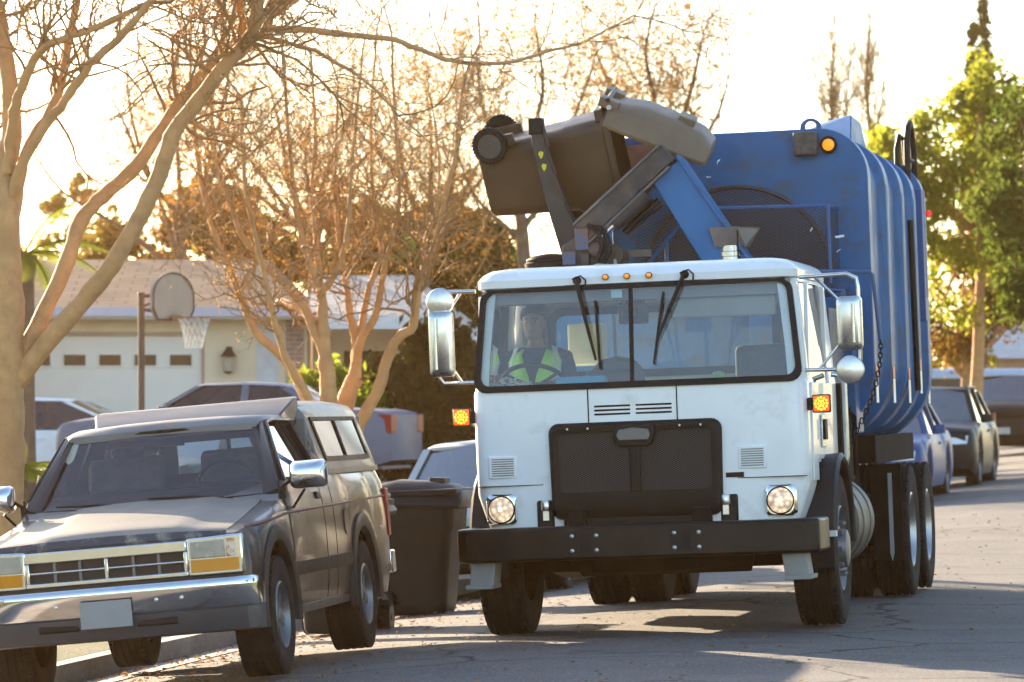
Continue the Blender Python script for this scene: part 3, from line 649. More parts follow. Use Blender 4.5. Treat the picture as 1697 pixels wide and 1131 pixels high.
# --- roof furniture behind the cab
mb = MB(); mb.lathe([(.10,0),(.10,.30),(.11,.31)], (-.91,1.05,2.28), (0,0,1), 24); ac = mb.build("air_intake", M("intake_body", (.55,.54,.52), .4, var=.1), T, smooth=40)
mb = MB(); mb.lathe([(.10,0),(.185,.01),(.19,.05),(.175,.06),(.178,.075),(.17,.085),(.13,.105),(.05,.118),(.002,.12)], (-.91,1.05,2.555), (0,0,1), 32); mb.build("rain_cap", plastic, ac, smooth=40)
mb = MB(); mb.lathe([(.085,0),(.085,.05),(.095,.055),(.095,.085),(.085,.09),(.085,.12),(.095,.125),(.095,.155),(.085,.16),(.085,.20)], (.41,1.0,2.47), (0,0,1), 24)
st = mb.build("exhaust_stack", chromed, T, smooth=40)
mb = MB(); mb.loft([[(.30,.93,2.66),(.52,.93,2.66),(.52,1.10,2.66),(.30,1.10,2.66)], [(.265,.88,2.80),(.47,.86,2.80),(.60,1.15,2.80),(.265,1.15,2.80)]], True, True, False)
mb.loft([[(.47,.86,2.80),(.60,1.15,2.80),(.52,1.12,2.68),(.50,.95,2.66)],[(.475,.855,2.80),(.605,1.145,2.80),(.53,1.11,2.67),(.51,.94,2.65)]])
mb.build("stack_cowl", M("cowl_metal", (.20,.165,.14), .5, .5, var=.3), st)
mb = MB(); mb.tube([(.475,.85,2.47),(.475,.85,2.77)], .007, 5); mb.build("antenna", black, T)
mb = MB(); mb.lathe([(.01,0),(.075,.0),(.08,.02),(.075,.05),(.06,.2),(.02,.22)], (-.45,1.0,2.64), (0.15,1,0), 24); mb.box(-.47,-.43,1.05,1.1,2.48,2.62); mb.box(-.40,-.2,1.2,1.24,2.63,2.68); mb.build("horn", M("horn", (.10,.085,.07), .45, .4), T, smooth=40)
mb = MB(); mb.box(-.72,-.40,.55,.72,2.49,2.53); mb.tube([(-.70,.6,2.5),(-.5,.62,2.56),(-.38,.7,2.55),(-.42,.9,2.6)], .012, 6); mb.build("roof_bracket", M("bracket_light", (.4,.39,.36), .5), T)
mb = MB(); mb.tube([(.85,1.15,2.47),(1.36,1.25,2.45),(1.38,1.25,2.43),(1.42,1.25,1.95)], .016, 6); mb.tube([(.85,1.15,2.47),(.84,1.15,1.9)], .02, 6); mb.tube([(1.02,1.1,2.33),(1.18,1.1,2.32),(1.18,1.1,1.95)], .018, 6)
mb.build("chain_bar", M("bar_blue", (.05,.10,.20), .5), T)
mb = MB(); z = 1.96
for k in range(22):
    z = 1.95 - .033*k; x = 1.42 - .0012*k*k*.45; a = k % 2
    ring = [(x + (.013*cos(t) if a else 0), 1.25 + (0 if a else .013*cos(t)), z + .022*sin(t)) for t in [2*pi*i/10 for i in range(11)]]
    mb.tube(ring, .0055, 5)
mb.build("chain", black, T)
# --- lifting arm
mb = MB()
ax0, ax1 = Vector((-.065,1.0,3.30)), Vector((.56,1.0,2.30)); dv = (ax1-ax0).normalized(); nv = Vector((dv.z,0,-dv.x))
def beam(m, p0, p1, w0, w1, y0, y1):
    d = (Vector(p1)-Vector(p0)).normalized(); nn = Vector((-d.z, 0, d.x))
    pts = [Vector(p0)+nn*w0, Vector(p1)+nn*w1, Vector(p1)-nn*w1, Vector(p0)-nn*w0]
    m.prism([(p.x, p.z) for p in pts], 'y', y0, y1)
beam(mb, (-.03,0,3.24), (.50,0,2.35), .135, .155, .95, 1.15)
bm_ = mb.build("boom", bluelite, T, bevel=.008)
mb = MB(); beam(mb, (.05,0,3.33), (.61,0,2.45), .012, .012, .92, 1.18); mb.build("boom_flange", blue, bm_, bevel=.004)
mb = MB()
beam(mb, (-.015,0,3.355), (-.66,0,2.80), .075, .08, .90, 1.06); arm = mb.build("lift_arm", steel, T, bevel=.01)
mb = MB(); beam(mb, (-.06,0,3.412), (-.71,0,2.865), .010, .010, .88, 1.08); beam(mb, (.00,0,3.25), (-.60,0,2.735), .010, .010, .88, 1.08); mb.build("arm_flange", M("arm_edge", (.12,.10,.09), .5, .4, var=.3), arm, bevel=.003)
mb = MB()
mb.tube([(-.18,.95,3.07),(-.22,.95,3.03),(-.40,.95,2.88)], [.075,.07,.062], 14); mb.tube([(-.40,.95,2.88),(-.43,.95,2.855)], .055, 14)
cyl = mb.build("hydraulic_cylinder", M("cyl_black", (.02,.017,.015), .4, var=.3), T, smooth=40)
mb = MB(); mb.tube([(-.42,.95,2.862),(-.54,.95,2.765)], .024, 10); mb.build("piston_rod", chrome, cyl, smooth=40)
mb = MB(); mb.tube([(-.10,1.0,3.02),(-.30,1.0,2.86),(-.36,1.0,2.80)], .022, 6); mb.tube([(-.08,1.0,2.98),(-.34,1.0,2.79)], .012, 6); mb.build("hydraulic_line", black, cyl)
mb = MB(); mb.tube([(-.57,.88,2.84),(-.50,.86,2.83),(-.46,.86,2.76),(-.45,.86,2.66),(-.50,.86,2.58),(-.58,.86,2.54)], .02, 8); mb.tube([(-.60,.87,2.86),(-.52,.85,2.80),(-.50,.85,2.70),(-.54,.85,2.60)], .016, 8); mb.build("hydraulic_hose", black, T, smooth=50)
mb = MB(); mb.prism([(-.80,2.56),(-.80,2.72),(-.70,2.78),(-.66,2.86),(-.58,2.84),(-.52,2.74),(-.50,2.60),(-.58,2.46),(-.70,2.46)], 'y', .92, 1.5); mb.lathe([(.06,0),(.06,.05),(.03,.06)], (-.55,.93,2.68), (0,-1,0), 14); mb.box(-.66,-.60,.86,.93,2.52,2.66)
piv = mb.build("grip_pivot", steel, T, bevel=.01)
mb = MB(); mb.box(-.80, -.70, .895, .92, 2.58, 2.68); mb.box(-.70,-.60,.88,.92,2.68,2.84); mb.build("pivot_plate", M("arm_blue", (.06,.10,.18), .5, .3, c2=(.15,.08,.05), mix=7), piv, bevel=.006)
for y0 in (1.12, 1.90):
    mb = MB(); path = [(-.99,3.58),(-.975,3.45),(-.93,3.25),(-.87,3.05),(-.80,2.85),(-.74,2.62)]; wd = [.045,.05,.055,.07,.085,.085]
    rings = [[(x-w, y0, z-.2*w), (x+w, y0, z+.2*w), (x+w, y0+.06, z+.2*w), (x-w, y0+.06, z-.2*w)] for (x, z), w in zip(path, wd)]
    mb.loft(rings); gp = mb.build("gripper_arm", M("grip_rubber", (.035,.025,.02), .55, var=.3, scale=8), T, bevel=.008)
    mb = MB(); mb.box(-1.05, -.94, y0-.012, y0+.08, 3.54, 3.66); mb.build("grip_tip", black, gp, bevel=.012)
    mb = MB()
    for (x0, z0), (x1, z1) in zip(path, path[1:]): mb.tube([(x0+.055, y0-.006, z0), (x1+.07, y0-.006, z1)], .010, 5)
    mb.build("grip_edge", steel, gp)
    if y0 < 1.5:
        mb = MB()
        for x, z in ((-.965,3.39),(-.945,3.30)):
            mb.prism([(x-.018,z+.01),(x-.005,z+.028),(x+.02,z+.02),(x+.014,z-.01),(x,z-.028),(x-.01,z-.008)], 'y', y0-.010, y0+.004)
        mb.build("paint_mark", M("yellow_paint", (.55,.50,.02), .6), gp)

# ================================================================= wheelie bins
def bin_ring(z, hx0, hx1, hy, r):
    return [(x, y, z) for x, y in rrect(hx0, hx1, -hy, hy, r, 6)]
def wheelie_bin(label, mats, lid_ang, loc=(0,0,0), rot=(0,0,0), group=None, cat="bin", lidmat=None, clip=False):
    b = thing("wheelie_bin", label, cat, loc, rot, group)
    mb = MB()
    rings = [bin_ring(.0, -.27, .20, .22, .07), bin_ring(.03, -.285, .225, .24, .09), bin_ring(.10, -.29, .235, .248, .09), bin_ring(.66, -.315, .30, .30, .10), bin_ring(.70, -.325, .325, .318, .09), bin_ring(.98, -.335, .352, .335, .09), bin_ring(.985, -.355, .375, .355, .09), bin_ring(1.03, -.36, .38, .36, .09), bin_ring(1.035, -.33, .35, .33, .08)]
    inner_r = [bin_ring(1.03, -.32, .34, .32, .08), bin_ring(.7, -.30, .30, .295, .08), bin_ring(.06, -.25, .2, .22, .07)]
    mb.loft(rings + inner_r)
    for s in (-1, 1): mb.box(-.36, -.28, s*.24-.035, s*.24+.035, .02, .30)
    mb.box(-.40, -.32, -.30, .30, .94, 1.0)
    tub = mb.build("tub", mats, b, smooth=38, bevel=.006)
    mb = MB()
    for s in (-1, 1):
        mb.tube([(-.34, s*.19, .97), (-.43, s*.19, 1.02), (-.45, s*.19, 1.06)], .022, 8)
    mb.tube([(-.45,-.27,1.06),(-.45,.27,1.06)], .02, 8)
    mb.build("handle", mats, b, smooth=50)
    L = MB(); prof = [(0,0,.36,.02),(.06,.035,.37,.03),(.25,.07,.385,.04),(.50,.065,.385,.04),(.70,.045,.375,.04),(.80,.0,.33,.03),(.815,-.035,.30,.02)]
    top = []; rings2 = []
    for x, h, hy, e in prof:
        row = []
        for k in range(13):
            t = -1 + 2*k/12; yy = hy*t; zz = h*(1-abs(t)**3.2) - .11*(abs(t)**6)
            if abs(t) < .62 and .1 < x < .72: zz += .012
            row.append((x, yy, zz))
        row += [(x, hy*.97, row[-1][2]-.03), (x, -hy*.97, row[0][2]-.03)]
        rings2.append(row)
    L.loft(rings2); L.box(.50, .63, -.10, .10, .06, .105)
    for s in (-1, 1): L.box(-.09, .06, s*.20-.07, s*.20+.07, -.02, .05)
    lid = L.build("lid", lidmat or mats, b, smooth=40, bevel=.006)
    lid.location = (-.40, 0, 1.06); lid.rotation_euler = (0, R(-lid_ang), 0)
    mb = MB()
    for s in (-1, 1): mb.lathe([(.018,0),(.018,.03),(.012,.035)], (-.40, s*.27, 1.06), (0,s,0), 10)
    mb.build("hinge_pin", M("pin_pale", (.55,.52,.48), .5), b)
    for s in (-1, 1):
        w = MB(); c = (-.31, s*.305, .125); 
        w.lathe([(.05,-.035),(.12,-.035),(.128,-.025),(.128,.025),(.12,.035),(.05,.035)], c, (0,s,0), 32)
        for k in range(32):
            w.M = Matrix.Translation(c) @ Matrix.Rotation(2*pi*k/32, 4, 'Y'); w.box(-.006,.006,-.03,.03,.122,.134)
        w.M = Matrix.Identity(4)
        wh = w.build("wheel", rubber, b, smooth=40)
        h = MB(); h.lathe([(.088,.036),(.085,.028),(.03,.03),(.028,.045),(.002,.047)], c, (0,s,0), 20); h.build("hub", M("hub_plastic", (.05,.045,.04), .5), wh, smooth=40)
    return b
binm = M("bin_brown", (.045,.036,.028), .5, var=.18, scale=5, bump=.15, bscale=120, c2=(.07,.058,.048), mix=4, thr=(.5,.8))
lidm = M("bin_lid_grey", (.17,.11,.06), .5, var=.12, scale=6, bump=.1, bscale=120)
binl = M("bin_lifted", (.055,.028,.010), .5, var=.15, scale=5, bump=.12, bscale=100)  # brown strengthened to hold the sun flare's warm cast
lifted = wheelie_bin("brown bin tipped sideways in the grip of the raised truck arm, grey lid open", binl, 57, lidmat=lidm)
mloc = TM @ Matrix.Translation((-1.43, 1.55, 3.23)) @ Matrix.Rotation(R(81), 4, 'Y') @ Matrix.Rotation(R(13), 4, 'Z')
lifted.matrix_world = mloc; lifted.location = mloc.to_translation(); lifted.rotation_euler = mloc.to_euler(); lifted.scale = (1,1,.97)
blkbin = M("bin_black", (.014,.012,.011), .5, spec=.3, var=.2, scale=5, bump=.12, bscale=120, c2=(.028,.025,.022), mix=3, thr=(.55,.8))
def put(x, y): return (x, y, gz(x, y) + .004)
wheelie_bin("large black bin with a domed lid standing on the road beside the white cab", blkbin, -4, put(-.72, 36.0), (0, R(-2.5), R(-12)), cat="bin")
wheelie_bin("black bin mostly hidden behind the pickup's rear bumper, worn handle showing", blkbin, -3, put(-1.31, 33.0), (0, R(-2.0), R(-100)), cat="bin")

# ================================================================= driver
def skin_chain(name, verts, edges, radii, mat, parent, sub=2, root=0):
    me = bpy.data.meshes.new(name); me.from_pydata(verts, edges, []); me.update()
    bm = bmesh.new(); bm.from_mesh(me); lay = bm.verts.layers.skin.verify(); bm.verts.ensure_lookup_table()
    for i, r in enumerate(radii):
        bm.verts[i][lay].radius = (r, r) if isinstance(r, (int, float)) else r; bm.verts[i][lay].use_root = (i == root)
    bm.to_mesh(me); bm.free()
    o = bpy.data.objects.new(name, me); col.objects.link(o)
    m = o.modifiers.new("skin", 'SKIN'); m.use_smooth_shade = True; m.branch_smoothing = .6
    s = o.modifiers.new("sub", 'SUBSURF'); s.levels = sub; s.render_levels = sub
    if mat: me.materials.append(mat)
    if parent: o.parent = parent
    return o
skin = M("skin", (.30,.16,.10), .55, var=.08)
navy = M("navy_shirt", (.025,.03,.06), .85, var=.25, scale=12, bump=.3, bscale=25)
lime = M("hi_vis", (.42,.80,.07), .65, var=.12, scale=8, bump=.2, bscale=20)
refl = M("grey_reflective", (.55,.56,.56), .4, var=.1)
D = thing("person", "person at the steering wheel in a lime safety vest over a dark blue shirt", "person")
dm = TM @ Matrix.Translation((-.88, .10, 1.36)); D.location = dm.to_translation(); D.rotation_euler = dm.to_euler()
# local frame: x right in picture, -y forward, z up; hips at (0,.1,.1); shoulders z ~ .60; head centre z ~ .80
V = [(0,.10,.10),(0,.11,.26),(0,.10,.42),(0,.09,.55),(0,.06,.65),(0,.02,.72),   # 0-5 spine, neck
     (-.12,.09,.57),(-.205,.07,.54),(-.235,-.06,.36),(-.225,-.29,.40),(-.20,-.36,.415),     # 6-10 arm at picture left
     (.12,.09,.57),(.205,.07,.54),(.245,-.06,.34),(.215,-.28,.36),(.20,-.36,.38),             # 11-15
     (-.10,-.02,.09),(-.13,-.36,.12),(.10,-.02,.09),(.13,-.36,.12)]
E = [(0,1),(1,2),(2,3),(3,4),(4,5),(3,6),(6,7),(7,8),(8,9),(9,10),(3,11),(11,12),(12,13),(13,14),(14,15),(0,16),(16,17),(0,18),(18,19)]
Rr = [(.15,.11),(.145,.11),(.155,.115),(.13,.10),(.062,.062),(.056,.056),.085,.07,.05,.038,.03,.085,.07,.05,.038,.03,.095,.075,.095,.075]
skin_chain("body", V, E, Rr, skin, D)
# head with face: sculpted rings
def head(parent, c, tilt=0):
    mb = MB(); n = 28; rings = []
    H = [(-.125,.030,.034,-.030),(-.112,.046,.052,-.026),(-.09,.058,.068,-.018),(-.06,.066,.080,-.006),(-.03,.071,.088,0),(0,.075,.094,.004),(.03,.077,.098,.006),(.06,.076,.098,.008),(.085,.068,.088,.010),(.105,.05,.066,.012),(.117,.026,.034,.012)]
    for z, rx, ry, yo in H:
        ring = []
        for k in range(n):
            a = 2*pi*k/n; x = rx*sin(a); y = -ry*cos(a) + yo; fr = max(0, cos(a))**6
            if -.05 < z < .02 and abs(sin(a)) < .20: y -= .022*(1-abs(z+.022)/.045)*(1-abs(sin(a))/.2) if z <= .015 else 0
            if abs(z-.0) < .02 and .25 < abs(sin(a)) < .62 and cos(a) > 0: y += .010
            if abs(z+.065) < .02 and abs(sin(a)) < .35 and cos(a) > 0: y -= .006
            ring.append((c[0]+x, c[1]+y, c[2]+z))
        rings.append(ring)
    mb.loft(rings)
    for s in (-1, 1): mb.blob((c[0]+s*.077, c[1]+.015, c[2]-.01), .012, .020, .032, 8, 6)
    h = mb.build("head", skin, parent, smooth=70)
    for s in (-1, 1):
        mb = MB(); mb.blob((c[0]+s*.031, c[1]-.079, c[2]+.004), .013, .010, .008, 10, 6); e = mb.build("eye", M("eye_white", (.6,.58,.55), .3), h, smooth=70)
        mb = MB(); mb.blob((c[0]+s*.031, c[1]-.087, c[2]+.004), .006, .004, .006, 8, 5); mb.build("iris", gasket, e, smooth=70)
        mb = MB(); mb.tube([(c[0]+s*.016,c[1]-.093,c[2]+.022),(c[0]+s*.034,c[1]-.090,c[2]+.027),(c[0]+s*.05,c[1]-.078,c[2]+.022)], [.003,.0045,.002], 6); mb.build("eyebrow", gasket, h)
    mb = MB(); mb.tube([(c[0]-.024,c[1]-.082,c[2]-.062),(c[0],c[1]-.089,c[2]-.060),(c[0]+.024,c[1]-.082,c[2]-.062)], [.003,.006,.003], 6); mb.build("lips", M("lips", (.24,.09,.07), .5), h, smooth=60)
    # hair cap
    mb = MB(); rings = []
    for z, f in ((.022,1.10),(.05,1.12),(.08,1.13),(.105,1.18),(.122,1.2),(.134,.9)):
        rx = interp([(q[0], q[1]) for q in H], z)*f + .006; ry = interp([(q[0], q[2]) for q in H], z)*f + .006
        ring = []
        for k in range(n):
            a = 2*pi*k/n; fcut = max(0, cos(a))
            zz = z + (.042*fcut*max(0, (.08-z)/.06) if z < .08 else 0) - (.06*max(0, -cos(a)) if z < .03 else 0)
            ring.append((c[0]+rx*sin(a)*(1+.03*sin(9*a)), c[1]-ry*cos(a)+.008, c[2]+zz))
        rings.append(ring)
    mb.loft(rings, True, False, True); mb.build("hair", M("dark_hair", (.012,.010,.009), .7, var=.4, scale=60, bump=.5, bscale=150), parent, smooth=60)
    return h
head(D, (0, -.02, .80))
# shirt sleeves and vest as clothing that follows the body
skin_chain("shirt", [(0,.10,.12),(0,.11,.28),(0,.10,.43),(0,.09,.56),(0,.075,.615),(-.12,.09,.57),(-.205,.07,.54),(-.232,-.03,.40),(.12,.09,.57),(.205,.07,.54),(.245,-.06,.34),(.222,-.20,.352)],
           [(0,1),(1,2),(2,3),(3,4),(3,5),(5,6),(6,7),(3,8),(8,9),(9,10),(10,11)], [(.16,.118),(.155,.118),(.165,.122),(.14,.108),(.075,.07),.094,.078,.060,.094,.078,.060,.052], navy, D)
mb = MB()
def vest_pt(a, z):  # around torso
    w = interp([(.12,.215),(.28,.215),(.43,.225),(.54,.21),(.60,.16)], z); d = interp([(.12,.225),(.43,.245),(.54,.22),(.60,.17)], z)
    return (w*sin(a), .10 - d*cos(a), z)
zs = [.12,.2,.28,.36,.44,.52,.575]
for s in (-1, 1):
    rows = []
    for i, z in enumerate(zs):
        g = interp([(.12,.02),(.34,.03),(.44,.14),(.52,.30),(.575,.45)], z)
        rows.append([vest_pt(s*lerp(g, 1.9, k/8), z) for k in range(9)])
    sh = [(s*lerp(.075,.185,k/8), .06 + .0*k, .625 - .05*(k/8)) for k in range(9)]; bk = [(s*lerp(.075,.185,k/8), .19, .58 - .04*(k/8)) for k in range(9)]
    rows += [sh, bk]
    mb.grid(rows)
mb.grid([[vest_pt(lerp(1.9, 2*pi-1.9, k/12), z) for k in range(13)] for z in zs])
vest = mb.build("vest", lime, D, smooth=60)
sm = vest.modifiers.new("solid", 'SOLIDIFY'); sm.thickness = .008; sm.offset = 1
mb = MB()
for s in (-1, 1):
    mb.grid([[tuple(Vector(vest_pt(s*(interp([(.12,.62),(.575,.98)], z)+da), z)) + Vector((0,-.016,.001))) for da in (-.13, .13)] for z in zs] + [[(s*.115,.03,.640),(s*.155,.03,.622)]])
mb.build("reflective_stripe", refl, vest, smooth=60)
def hand(parent, wrist, s, fwd, up):
    """palm with four curled fingers and a thumb, gripping the wheel rim"""
    f = Vector(fwd).normalized(); u = (Vector(up) - f*Vector(up).dot(f)).normalized(); r = f.cross(u)*s; W = Vector(wrist)
    P = lambda a, b, c: tuple(W + f*a + r*b + u*c)
    vs = [P(0,0,0), P(.045,0,.002), P(.085,.0,.0)]; es = [(0,1),(1,2)]; rs = [(.026,.018),(.036,.017),(.034,.014)]
    for k, ln in enumerate((.9, 1.0, .95, .78)):
        b = -.030 + .020*k; i = len(vs)
        vs += [P(.085,b,.004), P(.085+.032*ln,b*1.05,-.004), P(.085+.050*ln,b*1.05,-.028), P(.085+.042*ln,b,-.050)]
        es += [(2,i),(i,i+1),(i+1,i+2),(i+2,i+3)]; rs += [.0095,.0088,.008,.0065]
    i = len(vs); vs += [P(.03,-.040,-.004), P(.055,-.058,-.016), P(.085,-.055,-.030)]; es += [(1,i),(i,i+1),(i+1,i+2)]; rs += [.012,.010,.0075]
    return skin_chain("hand", vs, es, rs, skin, parent, 1)
hand(D, (-.20,-.35,.415), 1, (.25,-.9,-.05), (0,.05,1)); hand(D, (.20,-.35,.38), -1, (-.25,-.9,-.05), (0,.05,1))
mb = MB(); mb.lathe([(.036,-.012),(.038,0),(.036,.012)], (-.222,-.27,.397), (.1,-.9,.1), 16, caps=False); mb.build("wristband", M("wristband", (.6,.58,.55), .5), D)

# ================================================================= things on the dashboard
def in_truck(o, x, y, z, rz=0):
    m = TM @ Matrix.Translation((x, y, z)) @ Matrix.Rotation(rz, 4, 'Z'); o.location = m.to_translation(); o.rotation_euler = m.to_euler()
mb = MB()
for k in range(18):
    x = -.16 + .32*k/17; mb.box(x-.0088, x+.0088, -.06, .06, 0, .088 - .004*(k % 2))
mb.box(-.168,.168,-.063,.063,0,.078)
o = mb.build("paper_box", M("cyan_card", (.05,.34,.52), .7), None); tag(o, "bright cyan ribbed box lying on the dashboard behind the windscreen", "box"); in_truck(o, -.41, -.78, 1.672)
mb = MB(); mb.prism([(-.055,0),(.055,0),(.04,.07),(.01,.09),(-.04,.08)], 'y', -.04, .04)
o = mb.build("rag", M("green_cloth", (.20,.34,.08), .9, var=.2, scale=20), None, bevel=.01); tag(o, "crumpled green rag on the passenger side of the dashboard", "rag"); in_truck(o, .52, -.74, 1.672)
rng = random.Random(3)
mb = MB()
for k in range(60):
    c = Vector((rng.gauss(0,.06), rng.gauss(0,.03), abs(rng.gauss(0,.035)))); d = [Vector((rng.uniform(-.03,.03), rng.uniform(-.02,.02), rng.uniform(0,.03))) for _ in range(3)]
    mb.add([tuple(c), tuple(c+d[0]), tuple(c+d[0]+d[1]), tuple(c+d[2])], [(0,1,2,3)])
o = mb.build("plastic_bag", M("clear_film", (.55,.56,.55), .15, coat=.6), None); tag(o, "crinkled clear plastic bag on the dashboard in front of the steering wheel", "bag"); in_truck(o, -.86, -.80, 1.68)
mb = MB(); mb.loft([[(-.10,-.05,.05),(.12,-.05,0),(.12,.05,0),(-.10,.05,.05)], [(-.10,-.05,.062),(.12,-.05,.012),(.12,.05,.012),(-.10,.05,.062)]])
o = mb.build("folder", M("pale_blue_card", (.30,.45,.56), .6), None); tag(o, "pale blue folder propped on the dashboard at the left edge of the windscreen", "folder"); in_truck(o, -.99, -.78, 1.69, .15)
# scraps falling from the tipped bin
rng = random.Random(11)
for i, (x, z) in enumerate(((.27,3.30),(.20,3.19),(-.02,3.15),(.06,3.18),(.0,3.13),(.11,3.08),(.12,2.99),(.14,2.97),(1.12,2.62),(1.13,2.72),(.93,2.78))):
    mb = MB(); s = rng.uniform(.010, .022); pts = []
    rows = []
    for a in range(4):
        rows.append([((a-1.5)*s*1.1, (b-.5)*s*.8, .25*s*((a-1.5)**2) + rng.uniform(-.2,.2)*s) for b in range(2)])
    mb.grid(rows); o = mb.build("paper_scrap", M("paper_white", (.75,.73,.70), .8), None)
    md = o.modifiers.new("solid", 'SOLIDIFY'); md.thickness = .002
    tag(o, "tiny white paper scrap falling in front of the blue truck body", "paper scrap", "white paper scraps falling from the tipped bin")
    m = TM @ Matrix.Translation((x, 1.45, z)); o.location = m.to_translation(); o.rotation_euler = (rng.uniform(.6,2.2), rng.uniform(-1,1), rng.uniform(0,3))

# ================================================================= cars
def shell_ring(y, w, zb, zt, crown, rows=8, wt=.93):
    """U-shaped section, bottom of one side over the top to the bottom of the other"""
    pf = [(0,.95),(.15,.985),(.35,1.0),(.6,1.0),(.8,.988),(.93,.965),(1.0,wt)]
    right = []
    for k in range(rows+1):
        t = k/rows; right.append((w*interp(pf, t), y, lerp(zb, zt, t)))
    top = []
    xe = right[-1][0]
    for k in range(1, 10):
        f = 1 - 2*k/10; top.append((xe*f, y, zt + crown*(1-f*f)))
    left = [(-x, yy, z) for x, yy, z in reversed(right)]
    return right + top + left
def arch(y, yc, R0, z0):
    d = R0*R0 - (y-yc)**2
    return z0 + math.sqrt(d) if d > 0 else -9
def car(name, label, cat, loc, yaw, roll, paint, L=4.6, W=1.8, H=1.45, wb=2.7, belt=.92, hood=.85, rwheel=.33, roof=(1.55,2.15,3.35,4.0), deck=.98, fo=.9, group=None, lights=None, dark_trim=True, suv=False, plate=True, front_face=True):
    """front at local y=-fo, front axle y=0; roof = y of screen base, screen top, roof rear, rear screen base (from the nose)"""
    c = thing(name, label, cat, loc, (0, R(roll), R(-yaw)), group)
    y0 = -fo; hw = W/2
    ys = sorted(set([y0, y0+.03, y0+.1, y0+.25] + [y0+L-.25, y0+L-.1, y0+L-.03, y0+L] + [round(v*(rwheel+.07)+yc, 3) for yc in (0, wb) for v in (-1.02,-.99,-.92,-.75,-.5,-.25,0,.25,.5,.75,.92,.99,1.02)] + [y0+r for r in roof] + [wb*.4, wb*.6]))
    rings = []
    for y in ys:
        u = y - y0
        end = min(1, min(u, L-u)/.30); w = hw*(.86 + .14*math.sqrt(max(0, 1-(1-end)**2)))
        zt = interp([(0,hood-.14),(.10,hood-.05),(.35,hood),(roof[0]-.05,belt+.02),(roof[0]+.2,belt),(roof[3],belt+.02),(roof[3]+.1,deck),(L-.15,deck-.02),(L,deck-.10)], u)
        zb = max(.22 + .10*(1-end), arch(y, 0, rwheel+.07, rwheel), arch(y, wb, rwheel+.07, rwheel))
        rings.append(shell_ring(y, w, zb, zt, .05 if u < roof[0] else .02))
    mb = MB(); mb.loft(rings, False, True, True); mb.box(-hw*.8, hw*.8, y0+.15, y0+L-.15, .20, .24)
    body = mb.build("body", paint, c, smooth=35)
    mb = MB(); mb.box(-hw*.74, hw*.74, y0+.2, y0+L-.2, .22, .6); mb.build("underbody", under, c)
    # roof and pillars
    a, b, d, e = [y0+r for r in roof]; wb_, wt_ = hw*.90, hw*.70
    def gh(y, top):
        return None
    mb = MB(); zr = H
    rings = [[(x, y, z) for x, y, z in ((-wt_*f, y, zr-dz), (-wt_*f*.9, y, zr-dz+.035*g), (0, y, zr-dz+.05*g), (wt_*f*.9, y, zr-dz+.035*g), (wt_*f, y, zr-dz), (wt_*f*.9, y, zr-dz-.02), (-wt_*f*.9, y, zr-dz-.02))]
             for y, f, dz, g in ((b-.05,.97,.06,.2),(b+.05,1,.05,.7),((b+d)/2,1.02,.045,1),(d-.1,1,.06,.7),(d+.02,.97,.08,.2))]
    mb.loft(rings)
    def post(p0, p1, w, dp):
        mb.loft([[(p0[0]-w, p0[1]-dp, p0[2]), (p0[0]+w, p0[1]-dp, p0[2]), (p0[0]+w, p0[1]+dp, p0[2]), (p0[0]-w, p0[1]+dp, p0[2])],
                 [(p1[0]-w, p1[1]-dp, p1[2]), (p1[0]+w, p1[1]-dp, p1[2]), (p1[0]+w, p1[1]+dp, p1[2]), (p1[0]-w, p1[1]+dp, p1[2])]])
    m2 = (b+d)/2 + .05
    for s in (-1, 1):
        mb.tube([(s*wt_*.96, b+.15, zr-.02), (s*wt_*.96, d-.1, zr-.02)], .018, 6) if suv else None
        post((s*wb_*.98, a, belt), (s*wt_*.98, b, zr-.06), .035, .05); post((s*wb_, m2, belt), (s*wt_, m2, zr-.05), .025, .05)
        post((s*wb_*.98, e, belt), (s*wt_*.98, d, zr-.08), .04, .09)
    mb.build("roof", paint, c, smooth=35)
    gm = glass("car_glass", (.10,.12,.12), 1.6, 0, .03); gw = glass("car_screen", (.10,.12,.12), 5.0, 0, .10)
    g = MB(); g.grid([[(-wb_*.95,a,belt+.0),(0,a-.08,belt+.04),(wb_*.95,a,belt+.0)], [(-wt_*.95,b,zr-.06),(0,b-.05,zr-.03),(wt_*.95,b,zr-.06)]]); g.build("windshield", gw, c, smooth=60)
    g = MB(); g.grid([[(-wb_*.95,e,belt),(0,e+.06,belt+.03),(wb_*.95,e,belt)], [(-wt_*.95,d,zr-.08),(0,d+.05,zr-.05),(wt_*.95,d,zr-.08)]]); g.build("rear_window", gm, c, smooth=60)
    for s in (-1, 1):
        for p, q in (((a+.04, b), (m2, m2)), ((m2, m2), (e-.04, d))):
            g = MB(); g.quad((s*wb_*.985,p[0],belt),(s*wb_*.985,q[0],belt),(s*wt_*.985,q[1],zr-.065),(s*wt_*.985,p[1],zr-.065)); g.build("side_window", gm, c)
        mb = MB(); mb.loft([[(s*hw*.93,a+.25,belt+.02),(s*hw*.93,a+.30,belt+.02),(s*hw*.93,a+.30,belt+.06),(s*hw*.93,a+.25,belt+.06)],[(s*hw*1.0,a+.2,belt+.0),(s*hw*1.0,a+.32,belt+.0),(s*hw*1.0,a+.32,belt+.14),(s*hw*1.0,a+.2,belt+.14)],[(s*hw*1.15,a+.22,belt+.02),(s*hw*1.15,a+.30,belt+.02),(s*hw*1.15,a+.30,belt+.13),(s*hw*1.15,a+.22,belt+.13)]])
        mb.build("mirror", paint, c, smooth=40, bevel=.015)
        hm = lights or M("car_headlamp", (.5,.5,.5), .15, .3, coat=.8)
